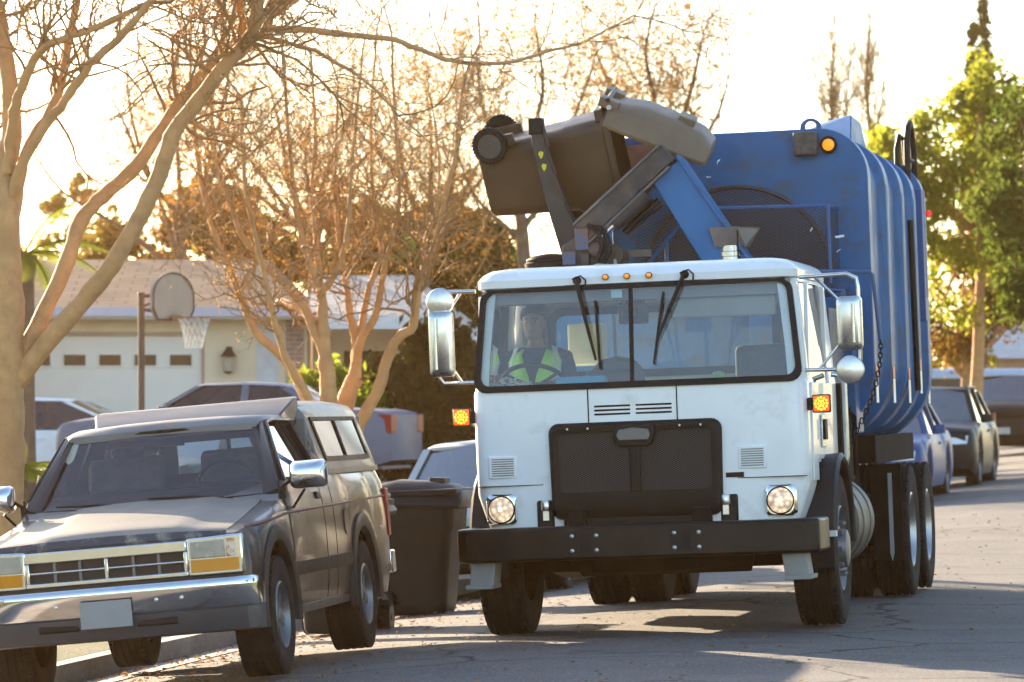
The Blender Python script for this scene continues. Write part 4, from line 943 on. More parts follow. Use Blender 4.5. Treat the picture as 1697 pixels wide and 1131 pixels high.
        mb = MB(); mb.loft([[(s*hw*.50,y0-.012,hood-.27),(s*hw*.86,y0-.008,hood-.26),(s*hw*.88,y0+.02,hood-.13),(s*hw*.55,y0-.01,hood-.16)], [(s*hw*.50,y0+.10,hood-.27),(s*hw*.85,y0+.25,hood-.25),(s*hw*.86,y0+.27,hood-.12),(s*hw*.55,y0+.10,hood-.16)]])
        mb.build("headlight", hm, c, bevel=.01)
        mb = MB(); yr = y0+L
        mb.box(min(s*hw*.58,s*hw*.94), max(s*hw*.58,s*hw*.94), yr-.22, yr+.005, deck-.33, deck-.07) if not suv else mb.box(min(s*hw*.70,s*hw*.93), max(s*hw*.70,s*hw*.93), yr-.16, yr-.02, deck-.2, deck+.15)
        mb.build("taillight", M("tail_red", (.24,.008,.008), .3, spec=.2), c, bevel=.02)
        mb = MB(); mb.box(min(s*hw*.96, s*hw*1.005), max(s*hw*.96, s*hw*1.005), m2-.42, m2-.22, belt-.14, belt-.10); mb.box(min(s*hw*.96, s*hw*1.005), max(s*hw*.96, s*hw*1.005), m2+.5, m2+.7, belt-.14, belt-.10)
        mb.build("door_handle", paint, c)
        for yc in (0, wb): wheel(c, (s*(hw-.12), yc, rwheel), rwheel, .21, s, 'spoke', .66, n=28)
    mb = MB(); mb.box(-hw*.46, hw*.46, y0-.015, y0+.08, hood-.27, hood-.16); mb.box(-hw*.6, hw*.6, y0-.01, y0+.08, .30, .46); mb.build("grille", M("car_grille", (.008,.008,.008), .6, spec=.1), c, bevel=.02)
    if plate:
        mb = MB(); mb.box(-.15, .15, y0-.03, y0-.012, .47, .61); mb.build("licence_plate", M("plate_blank", (.45,.45,.44), .5), c)
    mb = MB(); mb.box(-hw*.5, hw*.5, y0+.5+roof[0], y0+roof[3]-.3, belt-.2, belt+.02); 
    for s in (-.36, .36): mb.box(s-.2, s+.2, b+.45, b+.6, belt, belt+.28)
    mb.build("seats", M("car_seat", (.02,.02,.022), .8), c, bevel=.03)
    return c
def cm(n, c, r=.3): return M(n, c, r+.1, .0, coat=.08, var=.06, spec=.15)
sil, blk, dkb = cm("car_silver", (.42,.43,.44)), cm("car_black", (.012,.013,.015), .25), cm("car_blue", (.03,.07,.20))
sed, wht = cm("car_slate_blue", (.13,.145,.19)), cm("car_white", (.72,.72,.70))
def at(x, y, dz=0): return (x, y, gz(x, y) + dz)
car("parked_car", "silver car facing the camera, half covered by the black bin and the white cab", "car", at(-.32, 40.3), 10, -4, sil, L=4.7, W=1.8, H=1.47, belt=.93, hood=.84, wb=2.75)
car("parked_car", "dark blue car just behind the garbage truck's rear wheels, mostly hidden", "car", at(4.75, 58.2), 11, -2, dkb, L=4.5, W=1.75, H=1.46, wb=2.65)
car("parked_car", "black crossover with a pale sunlit roof, beside the dark blue car", "car", at(6.22, 66), 11, -1.5, blk, L=4.6, W=1.84, H=1.58, belt=1.0, hood=.95, rwheel=.36, roof=(1.35,1.95,3.7,4.25), deck=1.0, suv=True)
car("parked_car", "black sport utility car with a wide windscreen, farthest of the parked cars beyond the truck", "car", at(10.75, 94), 13, -1, blk, L=4.9, W=1.95, H=1.76, belt=1.12, hood=1.08, rwheel=.38, roof=(1.35,1.95,4.1,4.6), deck=1.1, suv=True, fo=.95, wb=2.9)
# driveway cars, left of the street
def side_car(px, *a, **k): pass
car("parked_car", "slate blue sedan parked across the driveway, its red tail lamp above the black bins", "car", at(-5.28, 60.95), 104, 0, sed, L=4.85, W=1.82, H=1.40, belt=.93, hood=.86, wb=2.8, roof=(1.35,2.05,3.3,4.0), deck=1.02)
car("parked_car", "dark car with an amber side lamp beyond the palm fronds, in front of the garage", "car", (-4.3, 49.5, gz(-4.9, 48)-.05), 20, 0, blk, L=4.4, W=1.75, H=1.30, belt=.88, hood=.84, lights=M("amber_turn", (.62,.24,.02), .2))
car("parked_car", "white car on the driveway close to the garage door, mostly behind the pickup's roof", "car", (-5.15, 64.4, .22), -80, 0, wht, L=4.4, W=1.75, H=1.42, belt=.93, hood=.88, roof=(1.2,2.25,3.5,4.0))
# far van
v = thing("parked_van", "pale blue panel van far down the street, behind the black cars", "van", at(12.0, 112), (0, 0, R(-100)))
mb = MB(); mb.loft([[(x, y, z) for x, z in rrect(-.95,.95,.35,2.1,.18)] for y in (-1.4,-1.35,3.6,3.65)]); mb.loft([[(x, y, z) for x, z in rrect(-.93,.93,.35,z1,.12)] for y, z1 in ((-2.2,1.1),(-1.7,1.25),(-1.38,2.0))]); mb.build("body", cm("van_blue", (.38,.48,.60)), v, smooth=35)
for s in (-1, 1):
    g = MB(); g.box(min(s*.95,s*.958), max(s*.95,s*.958), -1.25, -.35, 1.25, 1.85); g.build("side_window", M("van_glass", (.02,.03,.035), .1), v)
    g = MB(); g.box(min(s*.95,s*.962), max(s*.95,s*.962), -1.9, 3.6, .38, .62); g.build("sill_trim", black, v)
    for y in (-1.3, 2.5): wheel(v, (s*.82, y, .34), .34, .22, s, 'spoke', .6, n=24)
mb = MB(); mb.loft([[(-.8,-1.78,1.28),(.8,-1.78,1.28),(.8,-1.40,1.95),(-.8,-1.40,1.95)],[(-.8,-1.76,1.28),(.8,-1.76,1.28),(.8,-1.38,1.95),(-.8,-1.38,1.95)]]); mb.build("windshield", M("van_glass", (0,0,0)), v)

# ================================================================= pickup truck
PL = (-2.19, 26.2, -.18)
P = thing("pickup_truck", "old dark grey pickup with a faded tan hood, chrome grille and camper shell", "pickup truck", PL, (0, R(-5), R(-7.9)))
grime = M("pickup_paint", (.024,.020,.019), .3, .1, coat=.25, spec=.35, var=.2, scale=3, c2=(.05,.042,.036), mix=3, thr=(.55,.8))
fade = M("faded_hood", (.16,.146,.118), .5, .1, var=.12, scale=2.5, c2=(.16,.14,.125), mix=2.2, thr=(.48,.72), bump=.02)
rooff = M("faded_roof", (.16,.15,.15), .45, .1, var=.15, scale=3, c2=(.26,.15,.08), mix=3.5, thr=(.56,.70))
shellm = M("camper_grey", (.13,.12,.112), .45, .1, coat=.2, var=.12, scale=3)
darkp = M("camper_dark", (.05,.043,.045), .5, coat=.3)
RW, RA = .36, .45
def p_zt(y): return interp([(-.80,.86),(-.77,.885),(-.70,.90),(-.3,.945),(.40,1.045),(.52,1.10),(.62,1.165),(.8,1.18),(4.07,1.18)], y)
def p_zb(y): return max(.335, arch(y,0,RA,RW+.02), arch(y,2.95,RA,RW+.02))
def p_w(y): return interp([(-.80,.80),(-.74,.835),(-.6,.85),(.5,.865),(3.9,.865),(4.07,.85)], y)
ys = sorted(set([-.80,-.77,-.74,-.70,-.6,.3,.40,.52,.58,.62,.7,.8,1.2,1.6,1.93,1.955,2.2,3.5,3.7,3.9,4.0,4.05,4.07] + [round(v*RA+yc,3) for yc in (0,2.95) for v in (-1.01,-.995,-.95,-.85,-.7,-.5,-.25,0,.25,.5,.7,.85,.95,.995,1.01)]))
mb = MB(); mb.loft([shell_ring(y, p_w(y), max(p_zb(y), .42 if y < -.6 else 0), p_zt(y), .012 if y < .5 else 0, rows=10) for y in ys], False, True, True)
pb = mb.build("body", grime, P, smooth=28)
def side_x(y, z):
    zb, zt = p_zb(y), p_zt(y); t = min(1, max(0, (z-zb)/(zt-zb)))
    return p_w(y)*interp([(0,.95),(.15,.985),(.35,1.0),(.6,1.0),(.8,.988),(.93,.965),(1.0,.93)], t)
# hood: own panel with creases
mb = MB(); rows = []
for k in range(11):
    y = lerp(-.785, .43, k/10); row = []
    for i in range(25):
        f = -1 + 2*i/24; x = f*.70
        z = p_zt(y) + .006 + .030*(1-f*f) + (.016 if abs(f) < .62 else .016*max(0, 1-(abs(f)-.62)/.07)) * min(1, (k+.4)/2)
        if k == 0: z -= .03
        row.append((x, y, z))
    rows.append(row)
rows.insert(0, [(x, y-.012, z-.035) for x, y, z in rows[0]])
mb.grid(rows); hd = mb.build("hood", fade, P, smooth=40)
mb = MB(); mb.grid([[(x*1.0, -.80, .852) for x in (-.72,-.4,0,.4,.72)], [(x, -.812, .880) for x in (-.72,-.4,0,.4,.72)], [(x, -.79, .905 + .02*(1-(x/.72)**2)) for x in (-.72,-.4,0,.4,.72)]]); mb.build("hood_lip", M("lip_dark", (.05,.05,.058), .4, c2=(.25,.22,.18), mix=9, thr=(.5,.62)), hd, smooth=50)
mb = MB(); mb.box(-.68,.68,.42,.56,1.02,1.066); mb.build("cowl", M("cowl_dark", (.04,.037,.035), .7), P)
# cab roof, pillars
belt = 1.175
mb = MB()
def proof(y, f, z, g): return [(-.63*f,y,z),(-.60*f,y,z+.022*g),(-.3*f,y,z+.036*g),(0,y,z+.04*g),(.3*f,y,z+.036*g),(.60*f,y,z+.022*g),(.63*f,y,z),(.60*f,y,z-.03),(-.60*f,y,z-.03)]
mb.loft([proof(.98,.965,1.528,.5), proof(1.03,.985,1.545,1), proof(1.3,1.0,1.562,1.1), proof(1.8,1.0,1.560,1), proof(1.95,.985,1.545,.8)])
rf = mb.build("roof", rooff, P, smooth=40)
mb = MB()
def post4(mbx, a0, a1, b0, b1):  # quads bottom -> top
    mbx.loft([a0 + a1, b0 + b1]) if False else mbx.loft([a0, b0])
for s in (-1, 1):
    mb.loft([[(s*.80,.52,1.12),(s*.745,.50,1.10),(s*.70,.50,1.09),(s*.74,.60,1.12),(s*.80,.66,1.16)], [(s*.63,1.02,1.54),(s*.60,1.0,1.53),(s*.565,1.0,1.53),(s*.58,1.07,1.54),(s*.63,1.10,1.545)]])
    mb.loft([[(s*.805,1.54,belt),(s*.805,1.62,belt),(s*.76,1.62,belt),(s*.76,1.54,belt)], [(s*.63,1.50,1.55),(s*.63,1.57,1.55),(s*.58,1.57,1.55),(s*.58,1.50,1.55)]])
    mb.loft([[(s*.805,1.84,belt),(s*.805,1.96,belt),(s*.70,1.96,belt),(s*.70,1.90,belt)], [(s*.63,1.84,1.55),(s*.63,1.95,1.55),(s*.55,1.95,1.55),(s*.55,1.90,1.55)]])
    mb.tube([(s*.81,.64,1.165),(s*.645,1.06,1.535),(s*.648,1.25,1.552),(s*.648,1.95,1.545)], .013, 6)
mb.box(-.70,.70,1.92,1.955,belt-.02,1.26); mb.box(-.62,.62,1.92,1.955,1.46,1.55)
mb.build("cab_pillar", grime, P, smooth=35)
pg = glass("pickup_glass", (.88,.93,.91), 1.8, 0, .05)
g = MB(); g.grid([[(x*.735, .47+.06*(x*x), 1.082) for x in (-1,-.5,0,.5,1)], [(x*.67, .73+.045*(x*x), 1.305) for x in (-1,-.5,0,.5,1)], [(x*.60, 1.0+.02*(x*x), 1.530) for x in (-1,-.5,0,.5,1)]]); wsd = g.build("windshield", pg, P, smooth=70)
mb = MB(); mb.tube([(-.735,.515,1.085),(-.37,.475,1.078),(0,.46,1.076),(.37,.475,1.078),(.735,.515,1.085),(.67,.765,1.305),(.60,1.01,1.53),(0,.985,1.533),(-.60,1.01,1.53),(-.67,.765,1.305),(-.735,.515,1.085)], .014, 6); mb.build("windshield_seal", gasket, wsd, smooth=60)
for s in (-1, 1):
    g = MB(); g.quad((s*.793,.70,1.17),(s*.793,1.54,1.17),(s*.618,1.50,1.54),(s*.618,1.10,1.54)); g.build("door_window", pg, P)
    g = MB(); g.quad((s*.793,1.62,1.17),(s*.793,1.86,1.17),(s*.618,1.84,1.54),(s*.618,1.57,1.54)); g.build("quarter_window", pg, P)
    mb = MB(); q = [(s*.806,.68,1.175),(s*.806,1.545,1.175),(s*.632,1.505,1.545),(s*.634,1.085,1.54)]; mb.tube(q + [q[0]], .010, 6); q = [(s*.806,1.625,1.175),(s*.806,1.86,1.175),(s*.632,1.84,1.545),(s*.632,1.575,1.545)]; mb.tube(q + [q[0]], .009, 6); mb.build("window_seal", gasket, P)
g = MB(); g.quad((-.62,1.93,1.26),(.62,1.93,1.26),(.58,1.93,1.46),(-.58,1.93,1.46)); rwn = g.build("rear_window", pg, P)
for x in (-.22, .22):
    mb = MB(); mb.box(x-.012, x+.012, 1.91, 1.93, 1.26, 1.46); mb.build("window_divider", gasket, rwn)
# interior
mb = MB(); mb.box(-.72,.72,.62,.86,1.0,1.15); mb.prism([(.75,1.15),(.98,1.15),(.95,1.185),(.78,1.185)], 'x', .12, .62); mb.box(-.74,.74,.7,1.9,1.178,1.184); mb.build("dashboard", M("dash_grey", (.03,.03,.03), .7), P, bevel=.02)
for x in (-.36, .37):
    mb = MB(); mb.prism([(1.35,1.18),(1.52,1.18),(1.58,1.36),(1.50,1.40),(1.42,1.38)], 'x', x-.24, x+.24); mb.box(x-.10, x+.10, 1.50, 1.57, 1.38, 1.46) if x < 0 else None; mb.build("seat", M("seat_grey", (.06,.055,.052), .85, var=.2, scale=15), P, bevel=.03)
mb = MB(); mb.tube([(.37+.18*cos(2*pi*k/24), .98+.07*sin(2*pi*k/24), 1.18+.14*sin(2*pi*k/24)) for k in range(25)], .012, 6); mb.build("steering_wheel", gasket, P, smooth=60)
mb = MB(); mb.box(-.13,.13,.98,1.0,1.435,1.49); mb.tube([(0,.99,1.49),(0,1.0,1.53)], .008, 6); mb.build("interior_mirror", gasket, P, bevel=.01)
for (x0, x1, xe) in ((-.40,-.13,-.62),(.30,-.05,.12)):
    pass
for piv, tip in (((-.10,.44,1.07),(-.55,.50,1.10)), ((.52,.47,1.07),(.02,.455,1.105))):
    mb = MB(); pv, tp = Vector(piv), Vector(tip); md = pv.lerp(tp, .55) + Vector((0,-.035,.022))
    mb.tube([pv, pv.lerp(tp,.25)+Vector((0,-.03,.018)), md], [.012,.010,.007], 6); d = (tp-pv).normalized()
    mb.tube([md - d*.22 + Vector((0,.012,-.005)), md, md + d*.25 + Vector((0,.012,-.006))], [.008,.014,.008], 5); mb.build("wiper", black, P)
# fascia: grille, lamps, bumper
mb = MB(); yF = -.845
def bar(x0, x1, z0, z1, y0=yF, y1=-.79): mb.box(x0, x1, y0, y1, z0, z1)
bar(-.485,.485,.800,.862,yF-.008); bar(-.485,.485,.655,.682); bar(-.485,-.462,.68,.80); bar(.462,.485,.68,.80); bar(-.012,.012,.68,.80); bar(-.462,.462,.734,.748)
gr2 = mb.build("grille", chrome, P, bevel=.006)
for x in (-.312,-.16,.16,.312):
    mb = MB(); mb.box(x-.008, x+.008, yF+.012, -.80, .68, .80); mb.build("grille_bar", M("grille_grey", (.16,.15,.15), .4, .5), gr2)
mb = MB(); mb.box(-.47,.47,-.815,-.80,.66,.81)
for i in range(8): mb.box(-.46,.46,-.825,-.80,.683+.0145*i,.689+.0145*i)
mb.build("grille_core", M("grille_dark", (.035,.022,.018), .6), gr2)
for s in (-1, 1):
    mb = MB(); x0, x1 = .485, .815
    pts = [(x0,.650),(x1,.650),(x1,.880),(x0,.870)]
    mb.prism([(s*a, b) for a, b in pts], 'y', -.840, -.78)
    hl = mb.build("headlight", chrome, P, bevel=.01)
    mb = MB(); mb.loft([[(s*.505,-.848,.752),(s*.715,-.852,.752),(s*.715,-.852,.855),(s*.505,-.848,.85)], [(s*.505,-.83,.752),(s*.715,-.83,.752),(s*.715,-.83,.855),(s*.505,-.83,.85)]]); mb.build("lens", M("cloudy_lens", (.34,.31,.25), .18, var=.15, scale=14, coat=.8, c2=(.6,.57,.48), mix=12, thr=(.6,.7)), hl, bevel=.006)
    mb = MB(); mb.loft([[(s*.72,-.852,.752),(s*.795,-.835,.752),(s*.795,-.835,.86),(s*.72,-.852,.856)], [(s*.72,-.80,.752),(s*.80,-.80,.752),(s*.80,-.80,.86),(s*.72,-.80,.856)]]); mb.build("side_lens", M("orange_lens", (.42,.16,.06), .2, coat=.8, c2=(.6,.5,.4), mix=16, thr=(.5,.6)), hl, bevel=.006)
    mb = MB(); mb.loft([[(s*.505,-.850,.672),(s*.74,-.855,.672),(s*.80,-.838,.672),(s*.80,-.838,.745),(s*.74,-.855,.745),(s*.505,-.850,.745)], [(s*.505,-.82,.672),(s*.74,-.82,.672),(s*.805,-.80,.672),(s*.805,-.80,.745),(s*.74,-.82,.745),(s*.505,-.82,.745)]]); mb.build("turn_lens", M("amber_turn", (.62,.24,.02), .2, var=.15, scale=20, coat=.8, emis=((1,.4,.02), .03)), hl, bevel=.005)
mb = MB(); rows = []
bx = [(-.875,-.62),(-.87,-.76),(-.83,-.86),(-.74,-.905),(-.5,-.925),(-.2,-.932),(0,-.934),(.2,-.932),(.5,-.925),(.74,-.905),(.83,-.86),(.87,-.76),(.875,-.62)]
pz = [(.035,.618),(.012,.632),(-.006,.620),(-.012,.585),(.0,.56),(.002,.48),(.02,.462),(.05,.470),(.06,.6)]
mb.loft([[(x, y+dy, z) for dy, z in pz] for x, y in bx])
bmp = mb.build("bumper", chrome, P, smooth=50)
mb = MB()
for x in (-.62,-.30,.30,.45): mb.lathe([(.014,0),(.010,.008),(.002,.010)], (x, -.926, .535 if abs(x) < .5 else .60), (0,-1,0), 10)
mb.build("bolt", chromed, bmp)
mb = MB(); pz = [(.03,.465),(.012,.455),(.02,.40),(.05,.325),(.09,.315),(.10,.46)]
mb.loft([[(x*.985, y+dy, z) for dy, z in pz] for x, y in bx]); vl = mb.build("valance", M("valance_grey", (.05,.05,.055), .45, var=.15), P, smooth=35)
for x0, x1 in ((-.42,-.17),(.17,.42)):
    mb = MB(); mb.box(x0, x1, -.915, -.89, .385, .435); mb.build("air_slot", black, vl, bevel=.015)
mb = MB(); mb.box(-.155,.155,-.955,-.945,.395,.555); mb.build("licence_plate", M("blank_plate", (.27,.265,.26), .5, var=.08), P, bevel=.008)
# doors and trim on both sides
for s in (-1, 1):
    def strip(name, mat, y0, y1, z0, z1, off=.004, n=14, parent=P, zf=None):
        m = MB(); rows = []
        for k in range(n+1):
            y = lerp(y0, y1, k/n); rows.append([(s*(side_x(y, z)+o2), y, z + (zf(y) if zf else 0)) for z, o2 in ((z0,-.002),(z0+.003,off),((z0+z1)/2,off+.002),(z1-.003,off),(z1,-.002))])
        m.grid(rows); return m.build(name, mat, parent, smooth=50)
    strip("pinstripe", M("faded_red", (.10,.034,.03), .5), -.62, 4.0, .902, .920, .0008, 30, zf=lambda y: .05*min(1,(y+.7)/1.1) + .010*max(0,y))
    strip("rub_strip", M("trim_dark", (.014,.013,.013), .5, spec=.2), .48, 2.42, .575, .66, .014, 12)
    strip("rocker_trim", M("rocker", (.09,.08,.075), .4, .3), .50, 2.44, .335, .39, .006, 12)
    for y in (.50, 1.62, 1.965):
        mb = MB(); mb.loft([[(s*(side_x(y, z)+.002), y-.005, z), (s*(side_x(y, z)+.002), y+.005, z), (s*(side_x(y, z)-.01), y+.005, z), (s*(side_x(y, z)-.01), y-.005, z)] for z in [.40+.77*k/10 for k in range(11)]]); mb.build("door_seam", gasket, P)
    mb = MB(); mb.box(min(s*.83,s*.862), max(s*.83,s*.862), 1.42, 1.56, 1.03, 1.075); mb.build("door_handle", black, P, bevel=.008)
    for yc in (0, 2.95):   # flares
        m = MB(); rings = []
        for k in range(21):
            a = R(-8 + 196*k/20); ring = []
            for rad, dx in ((RA-.02,-.03),(RA-.015,.012),(RA+.05,.022),(RA+.075,.010),(RA+.08,-.02)):
                y = yc - rad*cos(a); z = RW + .02 + rad*sin(a); ring.append((s*(p_w(y)+dx), y, max(z, .30)))
            rings.append(ring)
        m.loft(rings); m.build("fender_flare", M("flare_dark", (.018,.017,.017), .5, spec=.25), P, smooth=45)
        wheel(P, (s*.745, yc, RW), RW, .25, s, 'spoke', .56, n=40, grooves=4, spin=.3)
    # towing mirrors
    mb = MB(); mb.loft([[(p[0]+s*.985, .56, p[1]) for p in rrect(-.115,.115,1.105,1.275,.035)], [(p[0]+s*.985, .50, p[1]) for p in rrect(-.113,.113,1.107,1.273,.04)], [(p[0]+s*.985, .44, p[1]) for p in rrect(-.09,.09,1.13,1.25,.05)], [(p[0]+s*.985, .425, p[1]) for p in rrect(-.05,.05,1.16,1.22,.03)]])
    mr = mb.build("mirror", chrome, P, smooth=45)
    mb = MB(); mb.tube([(s*.80,.56,1.08),(s*.82,.55,1.13),(s*.88,.55,1.17)], .012, 6); mb.box(min(s*.79,s*.835), max(s*.79,s*.835), .53, .60, 1.05, 1.13); mb.tube([(s*.95,.56,1.10),(s*.86,.60,.99)], .009, 6); mb.build("mirror_arm", black, mr)
mb = MB(); mb.lathe([(.085,0),(.085,.004)], (.868, 2.36, .86), (1,0,0), 24); mb.build("fuel_door", grime, P)
# rear bumper, tail lamps, tail gate
mb = MB(); mb.box(-.86,.86,4.08,4.22,.46,.62); mb.build("rear_bumper", chrome, P, bevel=.015)
for s in (-1, 1):
    mb = MB(); mb.box(min(s*.78,s*.868), max(s*.78,s*.868), 3.98, 4.085, .72, 1.05); mb.build("taillight", M("tail_red2", (.20,.012,.012), .35, spec=.25), P, bevel=.01)
# camper shell
mb = MB()
def cap(y, f, zt_): return [(x, y, z) for x, z in ((-.80,1.178),(-.795,1.24),(-.70*f,zt_-.09),(-.655*f,zt_-.03),(-.56*f,zt_),(0,zt_+.02),(.56*f,zt_),(.655*f,zt_-.03),(.70*f,zt_-.09),(.795,1.24),(.80,1.178))]
capr = [cap(2.0,.94,1.64), cap(2.06,1.0,1.665), cap(2.4,1.0,1.68), cap(3.4,1.0,1.68), cap(3.98,1.0,1.665), cap(4.05,.98,1.64)]
mb.loft(capr, False, False, False)
for y, dy in ((2.0, .03), (4.02, .03)):
    mb.box(-.72,-.58,y,y+dy,1.18,1.56); mb.box(.58,.72,y,y+dy,1.18,1.56); mb.box(-.58,.58,y,y+dy,1.18,1.25); mb.box(-.66,.66,y,y+dy,1.50,1.62)
cs = mb.build("camper_shell", shellm, P, smooth=30, bevel=.01)
g = MB(); g.quad((-.58,4.03,1.25),(.58,4.03,1.25),(.58,4.03,1.50),(-.58,4.03,1.50)); g.build("rear_window", glass("camper_glass", (.8,.84,.84), 1., 0, .04), cs)
mb = MB(); mb.loft([[(-.60,1.70,1.50),(.60,1.70,1.50),(.60,1.72,1.575),(-.60,1.72,1.575)], [(-.66,1.98,1.52),(.66,1.98,1.52),(.66,1.98,1.685),(-.66,1.98,1.685)], [(-.66,2.1,1.56),(.66,2.1,1.56),(.66,2.1,1.70),(-.66,2.1,1.70)]]); mb.build("wind_deflector", darkp, cs, bevel=.01)
for s in (-1, 1):
    def cp(y, z, off): t = (z-1.24)/(1.59-1.24); return (s*(lerp(.795,.70,t)+off), y, z)
    mb = MB(); fr_o = [(2.22,1.265),(3.86,1.265),(3.80,1.56),(2.16,1.56)]; fr_i = [(2.27,1.295),(3.80,1.295),(3.75,1.535),(2.22,1.535)]
    mb.loft([[cp(y,z,.0) for y,z in fr_o],[cp(y,z,.012) for y,z in fr_o],[cp(y,z,.012) for y,z in fr_i],[cp(y,z,.003) for y,z in fr_i]], True, False, False); wf = mb.build("side_window", gasket, cs)
    g = MB(); g.quad(*[cp(y,z,.005) for y,z in fr_i]); g.build("pane", M("tinted_pane", (.02,.024,.03), .06, var=0, spec=.15), wf)
    mb = MB(); mb.loft([[cp(y,z,.016) for y,z in ((2.98,1.295),(3.02,1.295),(3.0,1.535),(2.96,1.535))],[cp(y,z,.004) for y,z in ((2.98,1.295),(3.02,1.295),(3.0,1.535),(2.96,1.535))]]); mb.build("window_divider", gasket, wf)
    m = MB(); m.box(min(s*.80,s*.815), max(s*.80,s*.815), 2.0, 4.05, 1.18, 1.215); m.build("shell_rail", shellm, cs)
mb = MB(); mb.box(-.5,.5,-.7,3.9,.34,.55); mb.tube([(-.7,0,.36),(.7,0,.36)], .06, 8); mb.tube([(-.7,2.95,.36),(.7,2.95,.36)], .06, 8); mb.lathe([(.05,-.2),(.15,-.1),(.15,.1),(.05,.2)], (0,2.95,.36), (1,0,0), 14); mb.box(-.7,.7,-.55,-.5,.36,.6); mb.box(-.7,.7,-.5,4,.55,.75); mb.build("underbody", under, P)

# ================================================================= house
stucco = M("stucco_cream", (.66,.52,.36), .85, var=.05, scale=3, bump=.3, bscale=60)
stuccow = M("stucco_flare_warm", (.80,.63,.43), .85, var=.05, scale=3, bump=.3, bscale=60)  # warm cast of the sun flare put into the wall colour
trimw = M("trim_cream", (.68,.60,.48), .6, var=.05)
def shingle(name, c1, c2):
    m, N, L = nt(name); b = N["Principled BSDF"]; tc = N.new("ShaderNodeTexCoord"); mp = N.new("ShaderNodeMapping"); mp.inputs["Rotation"].default_value = (0,0,0)
    cx = N.new("ShaderNodeCombineXYZ"); sp = N.new("ShaderNodeSeparateXYZ"); L.new(tc.outputs["Object"], sp.inputs[0])
    ad = N.new("ShaderNodeMath"); ad.operation = 'MULTIPLY_ADD'; L.new(sp.outputs['Z'], ad.inputs[0]); ad.inputs[1].default_value = 1.6; L.new(sp.outputs['Y'], ad.inputs[2])
    L.new(sp.outputs['X'], cx.inputs[0]); L.new(ad.outputs[0], cx.inputs[1])
    br = N.new("ShaderNodeTexBrick"); br.inputs["Scale"].default_value = 1.0; br.inputs["Brick Width"].default_value = .45; br.inputs["Row Height"].default_value = .30; br.inputs["Mortar Size"].default_value = .018
    br.inputs["Color1"].default_value = (*c1,1); br.inputs["Color2"].default_value = (*c2,1); br.inputs["Mortar"].default_value = (*[x*.45 for x in c1],1)
    L.new(cx.outputs[0], br.inputs["Vector"]); L.new(br.outputs["Color"], b.inputs["Base Color"]); b.inputs["Roughness"].default_value = .9; return m
shing = shingle("shingles", (.36,.22,.13), (.27,.16,.095)); shing2 = shingle("shingles_sunlit", (.50,.43,.37), (.42,.36,.31))  # second set paler: sunlight on the porch put into its colour
GZ = gz(-5, 68)
H = thing("house", "flare-warmed stucco house with a white garage door and brown shingle roof behind the bare trees", "house", (-5.2, 68.8, GZ))
# local: x right, y away, z up; garage front wall at y=0 from x=-2.3 .. 1.75
mb = MB()
def wallbox(m, x0, x1, y0, y1, z0, z1): m.box(x0, x1, y0, y1, z0, z1)
dx0, dx1, dz = -3.25, .28, 2.13
wallbox(mb, dx1, 1.95, 0, .2, 0, 2.5); wallbox(mb, dx0, dx1, 0, .2, dz, 2.5); wallbox(mb, -3.6, dx0, 0, .2, 0, 2.5)
wallbox(mb, 1.75, 1.95, .2, 8, 0, 2.5); wallbox(mb, -6.6, 3.6, 8, 8.2, 0, 2.5)
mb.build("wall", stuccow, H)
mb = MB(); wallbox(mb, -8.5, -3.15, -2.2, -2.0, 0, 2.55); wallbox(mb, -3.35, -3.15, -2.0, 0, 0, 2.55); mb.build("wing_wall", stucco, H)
mb = MB(); wallbox(mb, -3.22, -2.98, -2.32, -2.21, 0, 2.45); mb.build("wing_post", M("post_tan", (.55,.38,.24), .8), H)
# garage door with four lites in view
mb = MB(); mb.box(dx0, dx1, .06, .10, 0, dz)
for k in range(4): mb.box(dx0, dx1, .05, .061, .53*k+.02, .53*(k+1)-.02)
gd = mb.build("garage_door", M("door_white", (.80,.72,.61), .5, var=.03), H)  # door white tinted with the same flare warmth as the wall
for k in range(6):
    x = -3.05 + .56*k
    mb = MB(); mb.box(x, x+.40, .035, .05, 1.62, 1.86); wf = mb.build("window_trim", M("door_white", (0,0,0)), gd, bevel=.008)
    mb = MB(); mb.box(x+.03, x+.37, .028, .036, 1.655, 1.825); mb.build("pane", M("lite_glass", (.13,.075,.04), .6, spec=.2), wf)
mb = MB(); mb.box(dx0, dx1+.04, -.01, .02, dz, dz+.06); mb.box(dx1, dx1+.05, -.01, .02, 0, dz); mb.build("door_trim", M("trim_tan", (.45,.30,.22), .7), H)
mb = MB(); mb.box(1.15, 1.5, -.012, .0, 0, 2.45); mb.build("pilaster", M("pilaster_grey", (.62,.60,.58), .8), H)
m, N, L = nt("brick_rose"); b = N["Principled BSDF"]; tc = N.new("ShaderNodeTexCoord"); br = N.new("ShaderNodeTexBrick"); sp = N.new("ShaderNodeSeparateXYZ"); cx = N.new("ShaderNodeCombineXYZ")
L.new(tc.outputs["Object"], sp.inputs[0]); L.new(sp.outputs['X'], cx.inputs[0]); L.new(sp.outputs['Z'], cx.inputs[1]); L.new(cx.outputs[0], br.inputs["Vector"]); br.inputs["Scale"].default_value = 1; br.inputs["Brick Width"].default_value = .22; br.inputs["Row Height"].default_value = .075; br.inputs["Mortar Size"].default_value = .008
br.inputs["Color1"].default_value = (.42,.24,.17,1); br.inputs["Color2"].default_value = (.34,.19,.14,1); br.inputs["Mortar"].default_value = (.5,.45,.4,1); L.new(br.outputs["Color"], b.inputs["Base Color"]); b.inputs["Roughness"].default_value = .9
mb = MB(); mb.box(1.62, 1.90, -.02, .0, 0, 2.45); mb.build("brick_panel", m, H)
